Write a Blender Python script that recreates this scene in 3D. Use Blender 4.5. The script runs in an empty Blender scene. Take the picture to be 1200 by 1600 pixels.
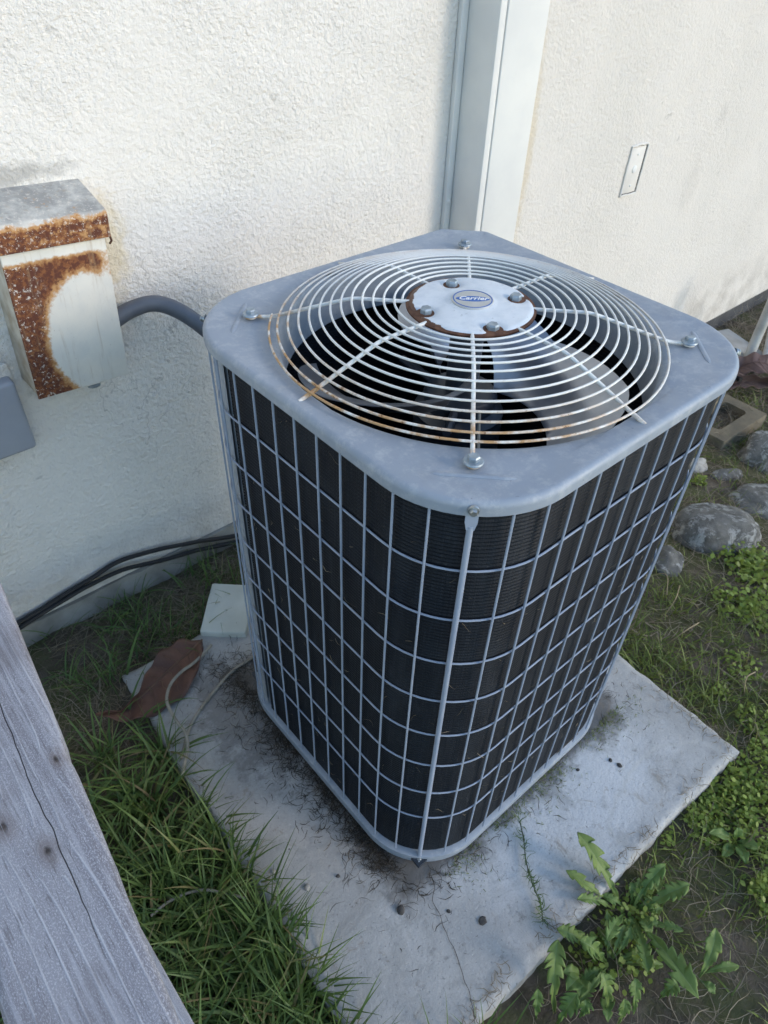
import bpy, bmesh, math, random
import numpy as np
from mathutils import Vector, Matrix, noise as mnoise
rnd = random.Random(7)
rng = np.random.default_rng(11)
PI = math.pi
S = bpy.context.scene
COL = S.collection

# ------------------------------------------------------------------ camera
CAM = Vector((-0.8749, -0.75294, 1.68912)); YAW, PITCH, ROLL = 0.826, 0.72811, 0.04367
FPX = 1110.54
_fw = Vector((math.cos(YAW)*math.cos(PITCH), math.sin(YAW)*math.cos(PITCH), -math.sin(PITCH)))
_rt = Vector((math.sin(YAW), -math.cos(YAW), 0)); _up = _rt.cross(_fw)
RT = math.cos(ROLL)*_rt + math.sin(ROLL)*_up
UP = -math.sin(ROLL)*_rt + math.cos(ROLL)*_up
cd = bpy.data.cameras.new('camera'); cam = bpy.data.objects.new('camera', cd); COL.objects.link(cam)
m = Matrix((RT, UP, -_fw)).transposed().to_4x4(); m.translation = CAM; cam.matrix_world = m
cd.sensor_fit = 'VERTICAL'; cd.sensor_height = 36; cd.lens = FPX/1600*36
cd.clip_start = 0.02; cd.clip_end = 400
cd.dof.use_dof = True; cd.dof.focus_distance = 1.0; cd.dof.aperture_fstop = 13
S.camera = cam

# ------------------------------------------------------------------ light
SUN_EL, SUN_DIR = math.radians(20), Vector((0.50, -0.866))
L = Vector((SUN_DIR.x*math.cos(SUN_EL), SUN_DIR.y*math.cos(SUN_EL), math.sin(SUN_EL))).normalized()
w = bpy.data.worlds.new('World'); S.world = w; w.use_nodes = True
wn = w.node_tree.nodes; bg = wn['Background']
sky = wn.new('ShaderNodeTexSky'); sky.sky_type = 'NISHITA'; sky.sun_disc = False
sky.sun_elevation = SUN_EL; sky.sun_rotation = math.atan2(L.x, L.y)
sky.air_density = 1.0; sky.dust_density = 0.2; sky.ozone_density = 1.2
w.node_tree.links.new(sky.outputs[0], bg.inputs[0]); bg.inputs[1].default_value = 0.115
sd = bpy.data.lights.new('sun', 'SUN'); sd.energy = 0.52; sd.angle = math.radians(16); sd.color = (1.0, 0.86, 0.72)
sun = bpy.data.objects.new('sun', sd); COL.objects.link(sun); sun.location = (2, -4, 5)
sun.rotation_euler = (-L).to_track_quat('-Z', 'Y').to_euler()
vs = S.view_settings; vs.view_transform = 'Standard'; vs.look = 'None'; vs.gamma = 1; vs.use_curve_mapping = False
vs.exposure = 1.70

# ------------------------------------------------------------------ helpers
def ray(px, py):
    return _fw + RT*((px-600)/FPX) - UP*((py-800)/FPX)
def on(px, py, z):                     # where the sight line through a photograph point meets the level z
    d = ray(px, py); return CAM + d*((z-CAM.z)/d.z)
def onw(px, py, y):                    # ... meets the upright plane y
    d = ray(px, py); return CAM + d*((y-CAM.y)/d.y)

def tag(o, label=None, cat=None, group=None, kind=None):
    if label: o['label'] = label
    if cat: o['category'] = cat
    if group: o['group'] = group
    if kind: o['kind'] = kind
    return o
def empty(name, loc=(0, 0, 0), rz=0):
    o = bpy.data.objects.new(name, None); COL.objects.link(o); o.location = loc; o.rotation_euler = (0, 0, rz)
    o.empty_display_size = 0.1; return o
def link(name, me, parent=None, loc=None):
    o = bpy.data.objects.new(name, me); COL.objects.link(o)
    if parent: o.parent = parent
    if loc is not None: o.location = loc
    return o
def shade(me, ang=35):
    me.polygons.foreach_set('use_smooth', [True]*len(me.polygons))
    try: me.set_sharp_from_angle(angle=math.radians(ang))
    except Exception: pass
def mesh(name, V, F, mat, parent=None, smooth=True, ang=40, loc=None, fix=True):
    me = bpy.data.meshes.new(name); me.from_pydata([tuple(v) for v in V], [], F); me.validate()
    if fix:
        bm = bmesh.new(); bm.from_mesh(me); bmesh.ops.recalc_face_normals(bm, faces=bm.faces); bm.to_mesh(me); bm.free()
    me.materials.append(mat)
    if smooth: shade(me, ang)
    return link(name, me, parent, loc)
def join(*parts):
    V, F = [], []
    for v, f in parts:
        o = len(V); V += list(v); F += [tuple(i+o for i in q) for q in f]
    return V, F
def npmesh(name, V, F, mat, tint=None, parent=None, smooth=True):
    me = bpy.data.meshes.new(name); n = F.shape[1]
    me.vertices.add(len(V)); me.vertices.foreach_set('co', V.astype(np.float32).ravel())
    me.loops.add(F.size); me.loops.foreach_set('vertex_index', F.astype(np.int32).ravel())
    me.polygons.add(len(F)); me.polygons.foreach_set('loop_start', np.arange(0, F.size, n, dtype=np.int32))
    if tint is not None:
        a = me.attributes.new('tint', 'FLOAT', 'POINT'); a.data.foreach_set('value', tint.astype(np.float32))
    me.update(calc_edges=True); me.materials.append(mat)
    if smooth: me.polygons.foreach_set('use_smooth', [True]*len(F))
    return link(name, me, parent)
def tube(pts, r, n=8, closed=False, cap=True):
    P = [Vector(p) for p in pts]; N = len(P); V, F = [], []
    rad = r if callable(r) else (lambda t: r)
    def tan(i):
        if closed: return (P[(i+1) % N]-P[i-1]).normalized()
        return (P[min(i+1, N-1)]-P[max(i-1, 0)]).normalized()
    t0 = tan(0); a = Vector((0, 0, 1)) if abs(t0.z) < .9 else Vector((1, 0, 0))
    u = (a - t0*a.dot(t0)).normalized()
    for i in range(N):
        t = tan(i); u = (u - t*u.dot(t)).normalized(); v = t.cross(u); rr = rad(i/(N-1))
        for k in range(n):
            q = 2*PI*k/n; V.append(P[i] + (u*math.cos(q)+v*math.sin(q))*rr)
    for i in range(N if closed else N-1):
        for k in range(n):
            a, b = i*n+k, i*n+(k+1) % n; j = ((i+1) % N)*n
            F.append((a, b, j+(k+1) % n, j+k))
    if cap and not closed: F.append(tuple(range(n-1, -1, -1))); F.append(tuple((N-1)*n+k for k in range(n)))
    return V, F
def box(x0, x1, y0, y1, z0, z1):
    V = [(x, y, z) for z in (z0, z1) for y in (y0, y1) for x in (x0, x1)]
    return V, [(0, 2, 3, 1), (4, 5, 7, 6), (0, 1, 5, 4), (2, 6, 7, 3), (0, 4, 6, 2), (1, 3, 7, 5)]
def bevbox(name, x0, x1, y0, y1, z0, z1, b, mat, parent=None, seg=2, loc=None, sub=0, jit=0):
    bm = bmesh.new(); V, F = box(x0, x1, y0, y1, z0, z1)
    vs_ = [bm.verts.new(v) for v in V]
    for f in F: bm.faces.new([vs_[i] for i in f])
    bmesh.ops.recalc_face_normals(bm, faces=bm.faces)
    bmesh.ops.bevel(bm, geom=bm.edges[:], offset=b, segments=seg, affect='EDGES', profile=.5)
    if sub: bmesh.ops.subdivide_edges(bm, edges=bm.edges[:], cuts=sub, use_grid_fill=True)
    if jit:
        for v in bm.verts: v.co += mnoise.noise_vector(v.co*25)*jit
    me = bpy.data.meshes.new(name); bm.to_mesh(me); bm.free(); me.materials.append(mat); shade(me, 50)
    return link(name, me, parent, loc)
def lathe(prof, n=32, closed_bottom=False):
    V, F = [], []
    for r, z in prof:
        for k in range(n): V.append((r*math.cos(2*PI*k/n), r*math.sin(2*PI*k/n), z))
    for i in range(len(prof)-1):
        for k in range(n): F.append((i*n+k, i*n+(k+1) % n, (i+1)*n+(k+1) % n, (i+1)*n+k))
    if prof[-1][0] > 0: F.append(tuple((len(prof)-1)*n+k for k in range(n)))
    F.append(tuple(range(n-1, -1, -1)))
    return V, F
def moved(vf, M):
    return [M @ Vector(v) for v in vf[0]], vf[1]
def spline(pts, n=8):
    P = [Vector(p) for p in pts]; P = [2*P[0]-P[1]]+P+[2*P[-1]-P[-2]]; out = []
    for i in range(1, len(P)-2):
        for k in range(n):
            t = k/n; a, b, c, d = P[i-1:i+3]
            out.append(.5*((2*b)+(c-a)*t+(2*a-5*b+4*c-d)*t*t+(3*b-a-3*c+d)*t**3))
    out.append(P[-2]); return out

# ------------------------------------------------------------------ materials
class N:
    def __init__(s, name, rough=.6, metal=0, spec=.5):
        s.m = bpy.data.materials.new(name); s.m.use_nodes = True; s.t = s.m.node_tree
        s.b = s.t.nodes['Principled BSDF']; s.b.inputs['Roughness'].default_value = rough
        s.b.inputs['Metallic'].default_value = metal; s.b.inputs['Specular IOR Level'].default_value = spec
        s.tc = s.t.nodes.new('ShaderNodeTexCoord').outputs['Object']
    def set(s, sock, v):
        if hasattr(v, 'links'): s.t.links.new(v, sock)
        elif isinstance(v, (tuple, list)) and len(v) == 3 and sock.type == 'RGBA': sock.default_value = (*v, 1)
        else: sock.default_value = v
    def noise(s, scale=5, detail=4, rough=.55, vec=None, dist=0, out=0):
        n = s.t.nodes.new('ShaderNodeTexNoise'); s.t.links.new(vec or s.tc, n.inputs['Vector'])
        n.inputs['Scale'].default_value = scale; n.inputs['Detail'].default_value = detail
        n.inputs['Roughness'].default_value = rough; n.inputs['Distortion'].default_value = dist
        return n.outputs[out]
    def voro(s, scale, feature='F1', vec=None, out='Distance'):
        n = s.t.nodes.new('ShaderNodeTexVoronoi'); n.feature = feature; s.t.links.new(vec or s.tc, n.inputs['Vector'])
        n.inputs['Scale'].default_value = scale; return n.outputs[out]
    def scl(s, sc, off=(0, 0, 0), vec=None):
        n = s.t.nodes.new('ShaderNodeMapping'); s.t.links.new(vec or s.tc, n.inputs['Vector'])
        n.inputs['Scale'].default_value = sc; n.inputs['Location'].default_value = off; return n.outputs[0]
    def math(s, op, a, b=0, c=0):
        n = s.t.nodes.new('ShaderNodeMath'); n.operation = op
        for i, v in enumerate((a, b, c)): s.set(n.inputs[i], v)
        return n.outputs[0]
    def sep(s, vec=None):
        n = s.t.nodes.new('ShaderNodeSeparateXYZ'); s.t.links.new(vec or s.tc, n.inputs[0]); return n.outputs
    def comb(s, x, y, z):
        n = s.t.nodes.new('ShaderNodeCombineXYZ')
        for i, v in enumerate((x, y, z)): s.set(n.inputs[i], v)
        return n.outputs[0]
    def ss(s, v, a, b, lo=0., hi=1.):
        n = s.t.nodes.new('ShaderNodeMapRange'); n.interpolation_type = 'SMOOTHSTEP'
        s.set(n.inputs[0], v); s.set(n.inputs[1], a); s.set(n.inputs[2], b); s.set(n.inputs[3], lo); s.set(n.inputs[4], hi)
        return n.outputs[0]
    def mix(s, f, a, b, mode='MIX'):
        n = s.t.nodes.new('ShaderNodeMix'); n.data_type = 'RGBA'; n.blend_type = mode
        s.set(n.inputs[0], f); s.set(n.inputs[6], a); s.set(n.inputs[7], b); return n.outputs[2]
    def ramp(s, f, stops):
        n = s.t.nodes.new('ShaderNodeValToRGB'); s.t.links.new(f, n.inputs[0]); e = n.color_ramp.elements
        for i, (p, c) in enumerate(stops):
            if i > 1: e.new(p)
            e[i].position = p; e[i].color = (*c, 1)
        return n.outputs[0]
    def dist(s, pt, sc=(1, 1, 1)):
        n = s.t.nodes.new('ShaderNodeVectorMath'); n.operation = 'SUBTRACT'; s.t.links.new(s.tc, n.inputs[0]); n.inputs[1].default_value = pt
        k = s.t.nodes.new('ShaderNodeVectorMath'); k.operation = 'MULTIPLY'; s.t.links.new(n.outputs[0], k.inputs[0]); k.inputs[1].default_value = sc
        l = s.t.nodes.new('ShaderNodeVectorMath'); l.operation = 'LENGTH'; s.t.links.new(k.outputs[0], l.inputs[0]); return l.outputs['Value']
    def warp(s, scale, amt):
        k = s.t.nodes.new('ShaderNodeVectorMath'); k.operation = 'MULTIPLY_ADD'
        s.t.links.new(s.noise(scale, 2, out=1), k.inputs[0]); k.inputs[1].default_value = (amt,)*3; s.t.links.new(s.tc, k.inputs[2])
        return k.name
    def attr(s, name='tint'):
        n = s.t.nodes.new('ShaderNodeAttribute'); n.attribute_name = name; return n.outputs['Fac']
    def color(s, c): s.set(s.b.inputs['Base Color'], c)
    def rough(s, r): s.set(s.b.inputs['Roughness'], r)
    def bump(s, h, strength=.5, d=.002):
        n = s.t.nodes.new('ShaderNodeBump'); n.inputs['Strength'].default_value = strength; n.inputs['Distance'].default_value = d
        s.t.links.new(h, n.inputs['Height'])
        if s.b.inputs['Normal'].links: s.t.links.new(s.b.inputs['Normal'].links[0].from_socket, n.inputs['Normal'])
        s.t.links.new(n.outputs[0], s.b.inputs['Normal'])
def simple(name, a, b, scale=8, rough=.6, metal=0, bump=0, bscale=120, d=.001, spec=.5):
    n = N(name, rough, metal, spec); f = n.ss(n.noise(scale, 5), .3, .7)
    c = n.mix(f, a, b); n.color(c)
    if bump: n.bump(n.noise(bscale, 4), bump, d)
    return n.m

def stucco(name, strength, blotches):
    n = N(name, .88, 0, .25)
    a = n.noise(105, 3, .5)
    b = n.noise(330, 3, .6); lo = n.noise(46, 3, .5)
    h = n.math('ADD', n.math('ADD', n.math('MULTIPLY', a, 1.35), n.math('MULTIPLY', b, .40)), n.math('MULTIPLY', lo, .60))
    patch = n.ss(n.noise(3.5, 4), .3, .7, .50, 1.0)
    n.bump(n.math('MULTIPLY', h, patch), strength, .0075)
    n.bump(n.noise(4, 3), .25, .02)
    x, y, z = n.sep()
    c = n.mix(n.ss(n.noise(2.2, 5, .6), .35, .75), (.735, .70, .65), (.69, .66, .61))
    c = n.mix(n.ss(n.noise(60, 3), .62, .78, 0, .35), c, (.45, .43, .40))
    # soil splashed up from the ground
    sp = n.math('MULTIPLY', n.ss(z, .30, .02), n.ss(n.noise(9, 5, .65), .35, .7))
    c = n.mix(n.math('MULTIPLY', sp, .5), c, (.33, .30, .26))
    c = n.mix(n.ss(n.noise(19, 3, .6), .70, .74, 0, .35), c, (.36, .34, .31))
    ck = n.math('ABSOLUTE', n.math('SUBTRACT', n.noise(2.1, 5, .62, vec=n.scl((1, 1, .7), (7, 3, 1))), .5))
    c = n.mix(n.math('MULTIPLY', n.ss(ck, .0022, .0006), n.ss(n.noise(1.7, 2), .52, .62, 0, .45)), c, (.33, .31, .29))
    for (pt, sc, col, k) in blotches:
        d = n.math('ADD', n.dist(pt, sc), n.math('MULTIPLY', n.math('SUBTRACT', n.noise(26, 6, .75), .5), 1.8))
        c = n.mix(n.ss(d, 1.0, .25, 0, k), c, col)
    if 'weathered' in name: c = n.mix(1.0, c, (.91, .90, .885), 'MULTIPLY')
    n.color(c); return n.m
M = {}
M['stucco'] = stucco('painted_stucco', .80, [((-.46, .88, 1.215), (5.0, 1, 34), (.16, .16, .155), .5),
                                        ((-.27, .88, 1.03), (16, 1, 6), (.62, .50, .28), .55),
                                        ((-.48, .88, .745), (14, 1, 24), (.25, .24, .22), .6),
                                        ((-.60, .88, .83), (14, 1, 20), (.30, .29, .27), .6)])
M['stucco2'] = stucco('painted_stucco_weathered', .55, [((1.07, .765, 1.05), (26, 1, 2.4), (.60, .50, .33), .5),
                                        ((2.30, .765, 1.02), (22, 1, 16), (.34, .32, .30), .18),
                                        ((3.95, .765, .30), (1.6, 1, 2.6), (.12, .125, .14), .9),  # broad dark bluish patch low at the far right end
                                        ((2.2, .765, .75), (11, 1, 7), (.45, .43, .40), .2)])
M['stucco_flat'] = simple('painted_over_plate', (.70, .67, .62), (.64, .61, .56), 20, .7, bump=.2, bscale=90)
M['trim'] = simple('painted_trim', (.74, .735, .70), (.67, .67, .65), 6, .5, bump=.15, bscale=60)
M['concrete_foot'] = simple('foundation_concrete', (.34, .33, .30), (.20, .19, .17), 9, .9, bump=.6, bscale=35, d=.006)
M['ac'] = None
def ac_paint():
    n = N('blue_grey_paint', .42, 0, .5)
    c = n.mix(n.ss(n.noise(5, 4), .3, .7), (.285, .325, .375), (.25, .29, .34))
    c = n.mix(n.ss(n.noise(30, 6, .75), .45, .72, 0, .65), c, (.43, .45, .47))     # chalky dust
    c = n.mix(n.ss(n.noise(140, 2), .72, .78, 0, .5), c, (.10, .10, .10))
    c = n.mix(n.ss(n.noise(7, 5, .7, vec=n.scl((1, 1, 1), (2, 5, 1))), .54, .72, 0, .35), c, (.20, .225, .25))
    c = n.mix(n.ss(n.noise(1, 3, .6, vec=n.scl((25, 260, 60))), .70, .76, 0, .4), c, (.50, .52, .54))
    n.color(c); n.rough(n.ss(n.noise(14, 5, .65), .3, .7, .34, .62)); n.bump(n.noise(9, 3), .12, .006); n.bump(n.noise(260, 2), .06, .001); return n.m
M['ac'] = ac_paint()
def wire_white():
    n = N('white_wire_paint', .5)
    x, y, z = n.sep()
    r = n.math('SQRT', n.math('ADD', n.math('MULTIPLY', x, x), n.math('MULTIPLY', y, y)))
    side = n.ss(n.math('SUBTRACT', n.math('MULTIPLY', x, -1), n.math('MULTIPLY', y, .25)), .02, .24)
    rust = n.math('MULTIPLY', n.ss(r, .255, .345), n.math('ADD', n.math('MULTIPLY', side, .85), .30))
    rust = n.math('MULTIPLY', rust, n.ss(n.noise(34, 4, .65), .30, .62))
    c = n.mix(n.math('MULTIPLY', rust, .95), (.72, .725, .69), (.46, .27, .12))
    c = n.mix(n.math('MULTIPLY', n.ss(n.noise(120, 3, .7), .58, .68), n.math('ADD', n.math('MULTIPLY', rust, .9), .10)), c, (.16, .06, .025))
    n.color(c); n.bump(n.noise(300, 2), .15, .0006); return n.m
M['wire'] = wire_white()
M['guard'] = simple('grey_vinyl_wire', (.26, .31, .40), (.32, .37, .45), 20, .4)
def coil():
    n = N('condenser_fins', .6, 0, .25)
    v = n.noise(1, 2, .5, vec=n.scl((420, 420, 8)))
    c = n.mix(n.ss(n.noise(7, 4), .4, .75), (.003, .0055, .010), (.008, .012, .018))
    c = n.mix(n.ss(n.noise(1, 4, .65, vec=n.scl((9, 9, 2.2))), .52, .70, 0, .7), c, (.016, .021, .028))
    c = n.mix(n.ss(n.noise(1, 2, .6, vec=n.scl((300, 300, 14))), .56, .66, 0, .5), c, (.022, .027, .035))
    c = n.mix(n.ss(n.noise(85, 5, .8), .60, .76, 0, .6), c, (.085, .083, .075))
    n.color(c); n.bump(v, .6, .0015); return n.m
M['coil'] = coil()
M['steel'] = simple('zinc_bolt', (.42, .45, .46), (.30, .33, .34), 60, .35, .8)
M['bolt'] = simple('grey_coated_bolt', (.33, .39, .44), (.22, .26, .29), 70, .4, .4)
M['dark'] = simple('dark_motor_paint', (.025, .033, .045), (.04, .048, .06), 12, .4)
M['blade'] = simple('fan_aluminium', (.44, .46, .50), (.34, .36, .40), 14, .30, .8, bump=.12, bscale=60)
def hub():
    n = N('hub_plate_paint', .55)
    x, y, z = n.sep(); r = n.dist((0, 0, 1.155), (1, 1, 0))
    side = n.ss(n.math('ADD', n.math('MULTIPLY', x, -.75), n.math('MULTIPLY', y, .65)), -.0, .10, 0, .015)
    edge = n.math('ADD', n.math('ADD', r, side), n.math('MULTIPLY', n.math('SUBTRACT', n.noise(60, 4, .6), .5), .012))
    c = n.mix(n.ss(n.noise(40, 4, .6), .35, .7), (.66, .69, .71), (.56, .60, .63))
    c = n.mix(n.ss(n.noise(90, 3, .7), .64, .72, 0, .7), c, (.35, .37, .38))
    rc = n.mix(n.noise(90, 4), (.06, .022, .012), (.17, .075, .04))
    c = n.mix(n.ss(edge, .1132, .1142), c, rc)
    n.color(c); n.bump(n.ss(edge, .1132, .1142, 1, 0), .5, .001); n.bump(n.noise(200, 2), .1, .001); return n.m
M['hub'] = hub()
M['rust'] = simple('bare_rust', (.07, .028, .016), (.16, .075, .04), 60, .9, bump=.5, bscale=150)
M['silver'] = simple('badge_foil', (.55, .55, .54), (.50, .50, .48), 40, .38, .5)
M['blue'] = simple('badge_blue', (.03, .12, .38), (.035, .13, .40), 40, .4)
M['white'] = simple('badge_white', (.80, .80, .80), (.75, .75, .75), 40, .4)
def rustbox(lid):
    n = N('rusty_lid_enamel' if lid else 'rusty_box_enamel', .6)
    x, y, z = n.sep()
    big = n.noise(28, 5, .7); fine = n.noise(120, 5, .75)
    if lid:       # x -.11...11, front apron low z; top greyed
        f = n.ss(z, .014, -.012); k = n.math('ADD', n.math('MULTIPLY', f, .92), n.math('MULTIPLY', n.math('SUBTRACT', big, .5), 1.7))
        base = n.mix(n.ss(n.noise(18, 5, .7), .3, .65), (.55, .53, .48), (.27, .265, .25))
        base = n.mix(f, base, (.60, .56, .50))
    else:
        d = n.dist((.045, 0, -.258), (10.8, 0, 7.6))        # clean oval in the middle of the door
        k = n.math('ADD', n.ss(d, .92, 1.30), n.math('MULTIPLY', n.math('SUBTRACT', big, .5), .75))
        top = n.ss(z, -.062, -.084)                          # clean strip under the lid
        right = n.ss(n.math('ADD', x, n.math('MULTIPLY', z, -.08)), .108, .085)
        low = 1.0
        k = n.math('MULTIPLY', n.math('MULTIPLY', k, top), n.math('MULTIPLY', low, n.math('ADD', n.math('MULTIPLY', right, .6), .4)))
        base = n.mix(n.ss(n.noise(12, 4), .3, .7), (.72, .68, .59), (.63, .61, .55))
    k = n.math('ADD', k, n.math('MULTIPLY', n.math('SUBTRACT', fine, .5), .9))
    c = n.mix(n.ss(k, .20, .55), base, (.46, .25, .10))
    c = n.mix(n.ss(n.math('ADD', k, n.math('MULTIPLY', n.math('SUBTRACT', n.noise(55, 5, .75), .5), .9)), .52, .92), c, (.22, .078, .026))
    c = n.mix(n.ss(n.math('ADD', k, n.math('MULTIPLY', n.math('SUBTRACT', n.noise(75, 5, .75), .5), 1.6)), .74, 1.08), c, (.105, .034, .018))
    fl = n.math('MULTIPLY', n.ss(n.noise(120, 5, .75, vec=n.scl((1, 1, 1), (3.1, 1.7, .4))), .575, .61), n.ss(x, -.02, -.085) if not lid else .7)
    c = n.mix(n.math('MULTIPLY', fl, .9), c, (.68, .62, .54))
    c = n.mix(n.math('MULTIPLY', n.ss(n.noise(1, 5, .7, vec=n.scl((75, 75, 5))), .54, .70), .35), c, (.36, .25, .14))
    c = n.mix(n.ss(n.noise(160, 4, .8), .66, .72, 0, .6), c, (.20, .12, .07))
    n.color(c); n.bump(k, .3, .002); n.rough(n.ss(k, .3, .6, .5, .92)); return n.m
M['rustbox'] = rustbox(False); M['rustlid'] = rustbox(True)
M['box_side'] = simple('stained_box_enamel', (.58, .54, .45), (.36, .29, .20), 22, .65, bump=.2, bscale=80)
M['conduit'] = simple('grey_conduit', (.115, .125, .145), (.09, .10, .12), 25, .5)
M['plastic_grey'] = simple('grey_cover_paint', (.33, .35, .39), (.29, .31, .35), 7, .5, bump=.1, bscale=90)
M['black'] = simple('black_cable', (.005, .006, .008), (.012, .012, .014), 30, .6)
def concrete(name):
    n = N(name, .85, 0, .35)
    c = n.mix(n.ss(n.noise(4, 6, .65), .3, .7), (.47, .46, .435), (.35, .345, .33))
    c = n.mix(n.ss(n.noise(2.3, 5, .6, vec=n.scl((1, 1, 1), (.3, .2, 0))), .50, .70, 0, .55), c, (.58, .575, .56))  # lime bloom
    bl = n.math('ADD', n.dist((.10, -.47, 0), (2.6, 5.5, 0)), n.math('MULTIPLY', n.math('SUBTRACT', n.noise(11, 5, .65), .5), 1.1))
    c = n.mix(n.ss(bl, 1.1, .3, 0, .7), c, (.68, .69, .69))
    c = n.mix(n.ss(n.noise(26, 5, .7), .58, .70, 0, .6), c, (.19, .185, .17))
    c = n.mix(n.ss(n.noise(75, 4, .7), .64, .72, 0, .7), c, (.09, .085, .08))
    c = n.mix(n.ss(n.noise(240, 4, .8), .48, .66, 0, .34), c, (.25, .25, .24))
    c = n.mix(n.ss(n.noise(130, 4, .8), .58, .68, 0, .5), c, (.60, .60, .58))
    c = n.mix(n.ss(n.noise(7, 6, .75, dist=1.2), .52, .66, 0, .45), c, (.29, .285, .265))
    # damp organic stain round the foot of the unit
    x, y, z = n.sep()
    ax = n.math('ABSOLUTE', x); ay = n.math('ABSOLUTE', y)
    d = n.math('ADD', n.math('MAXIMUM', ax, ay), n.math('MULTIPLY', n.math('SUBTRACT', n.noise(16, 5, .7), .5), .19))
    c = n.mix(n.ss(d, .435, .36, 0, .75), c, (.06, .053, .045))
    d2 = n.math('ADD', n.dist((-.44, .25, 0), (8, 3.5, 0)), n.math('MULTIPLY', n.math('SUBTRACT', n.noise(22, 5, .75), .5), 2.4))
    c = n.mix(n.ss(d2, 1.0, .4, 0, .5), c, (.085, .075, .065))
    c = n.mix(n.ss(n.noise(11, 6, .8, dist=.8), .57, .68, 0, .5), c, (.24, .20, .15))
    c = n.mix(n.ss(n.noise(48, 5, .8), .62, .70, 0, .7), c, (.12, .11, .10))
    d3 = n.dist((.30, -.60, 0), (5, 9, 0)); ring = n.math('ABSOLUTE', n.math('SUBTRACT', n.math('ADD', d3, n.math('MULTIPLY', n.noise(5, 3), .8)), 1.4))
    c = n.mix(n.ss(ring, .08, .0, 0, .4), c, (.50, .49, .45))
    n.color(c)
    pits = n.ss(n.noise(150, 3, .6), .62, .70)
    n.bump(n.math('SUBTRACT', n.noise(45, 6, .7), n.math('MULTIPLY', pits, .8)), .6, .004); return n.m
M['concrete'] = concrete('pad_concrete')
def soil():
    n = N('soil', 1.0, 0, .15)
    c = n.mix(n.ss(n.noise(14, 6, .7), .3, .7), (.075, .060, .044), (.15, .125, .095))
    c = n.mix(n.ss(n.noise(120, 4, .7), .58, .70, 0, .7), c, (.20, .165, .12))
    c = n.mix(n.ss(n.noise(5.5, 5, .65), .42, .58, 0, .7), c, (.085, .098, .034))       # moss
    c = n.mix(n.ss(n.noise(3, 5, .6, vec=n.scl((1, 1, 1), (4, 1, 0))), .55, .72, 0, .6), c, (.13, .105, .075))
    n.color(c); n.bump(n.noise(60, 6, .7), .9, .012); return n.m
M['soil'] = soil()
def plant(name, a, b, dead, trans=.25):
    n = N(name, .5, 0, .35); t = n.attr()
    c = n.ramp(t, [(0, a), (.72, b), (.90, dead)])
    n.color(c)
    n.b.inputs['Transmission Weight'].default_value = 0
    tr = n.t.nodes.new('ShaderNodeBsdfTranslucent'); n.t.links.new(c, tr.inputs[0])
    mx = n.t.nodes.new('ShaderNodeMixShader'); mx.inputs[0].default_value = trans
    o = n.t.nodes['Material Output']; n.t.links.new(n.b.outputs[0], mx.inputs[1]); n.t.links.new(tr.outputs[0], mx.inputs[2]); n.t.links.new(mx.outputs[0], o.inputs[0])
    return n.m
M['grass'] = plant('grass_green', (.050, .100, .026), (.135, .205, .055), (.24, .19, .09))
M['grass_right'] = plant('grass_olive', (.09, .135, .028), (.19, .235, .05), (.26, .21, .10))
M['straw'] = plant('dry_straw', (.14, .11, .075), (.28, .23, .155), (.38, .32, .22), .1)
M['fibre'] = plant('dark_fibre', (.018, .014, .010), (.05, .04, .028), (.12, .10, .07), .05)
M['chick'] = plant('chickweed_green', (.13, .20, .028), (.25, .32, .055), (.22, .26, .06))
def leafmat():
    n = N('dandelion_green', .5, 0, .35); t = n.attr()
    oi = n.t.nodes.new('ShaderNodeObjectInfo').outputs['Random']
    c = n.mix(n.ss(n.noise(35, 4), .3, .7), (.115, .20, .045), (.17, .26, .065))
    c = n.mix(n.math('MULTIPLY', oi, .8), c, (.20, .27, .07))
    c = n.mix(n.ss(n.noise(95, 4, .7), .60, .72, 0, .5), c, (.19, .20, .09))
    c = n.mix(n.ss(n.noise(20, 4, .7), .66, .76, 0, .6), c, (.24, .20, .10))
    c = n.mix(n.ss(t, .82, .97), c, (.20, .27, .10))                                    # pale midrib
    v = n.noise(1, 3, .6, vec=n.scl((110, 110, 110)))
    n.color(c); n.bump(v, .35, .003)
    tr = n.t.nodes.new('ShaderNodeBsdfTranslucent'); n.t.links.new(c, tr.inputs[0])
    mx = n.t.nodes.new('ShaderNodeMixShader'); mx.inputs[0].default_value = .25
    o = n.t.nodes['Material Output']; n.t.links.new(n.b.outputs[0], mx.inputs[1]); n.t.links.new(tr.outputs[0], mx.inputs[2]); n.t.links.new(mx.outputs[0], o.inputs[0])
    return n.m
M['dandelion'] = leafmat()
M['brown_leaf'] = simple('dry_leaf_brown', (.15, .068, .042), (.085, .040, .028), 18, .6, bump=.5, bscale=45, d=.004)
M['leaf_rib'] = simple('dry_leaf_rib', (.17, .095, .055), (.12, .065, .04), 30, .6)
M['purple_leaf'] = simple('dry_leaf_purple', (.155, .095, .080), (.095, .055, .048), 12, .7, bump=.5, bscale=35, d=.004)
M['cord'] = simple('beige_cord', (.34, .31, .25), (.22, .20, .16), 30, .6)
M['cover'] = simple('pale_block', (.62, .63, .56), (.52, .53, .46), 9, .8, bump=.4, bscale=120)
M['rock'] = None
def rockmat(name, a, b, lich):
    n = N(name, .95, 0, .2)
    c = n.mix(n.ss(n.noise(16, 6, .7), .3, .7), a, b)
    c = n.mix(n.ss(n.noise(16, 6, .8, dist=.8), .50, .60, 0, .85), c, lich)
    c = n.mix(n.ss(n.noise(60, 5, .7), .62, .7, 0, .6), c, (.06, .058, .052))
    n.color(c); n.bump(n.noise(40, 6, .7), .7, .008); return n.m
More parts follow.
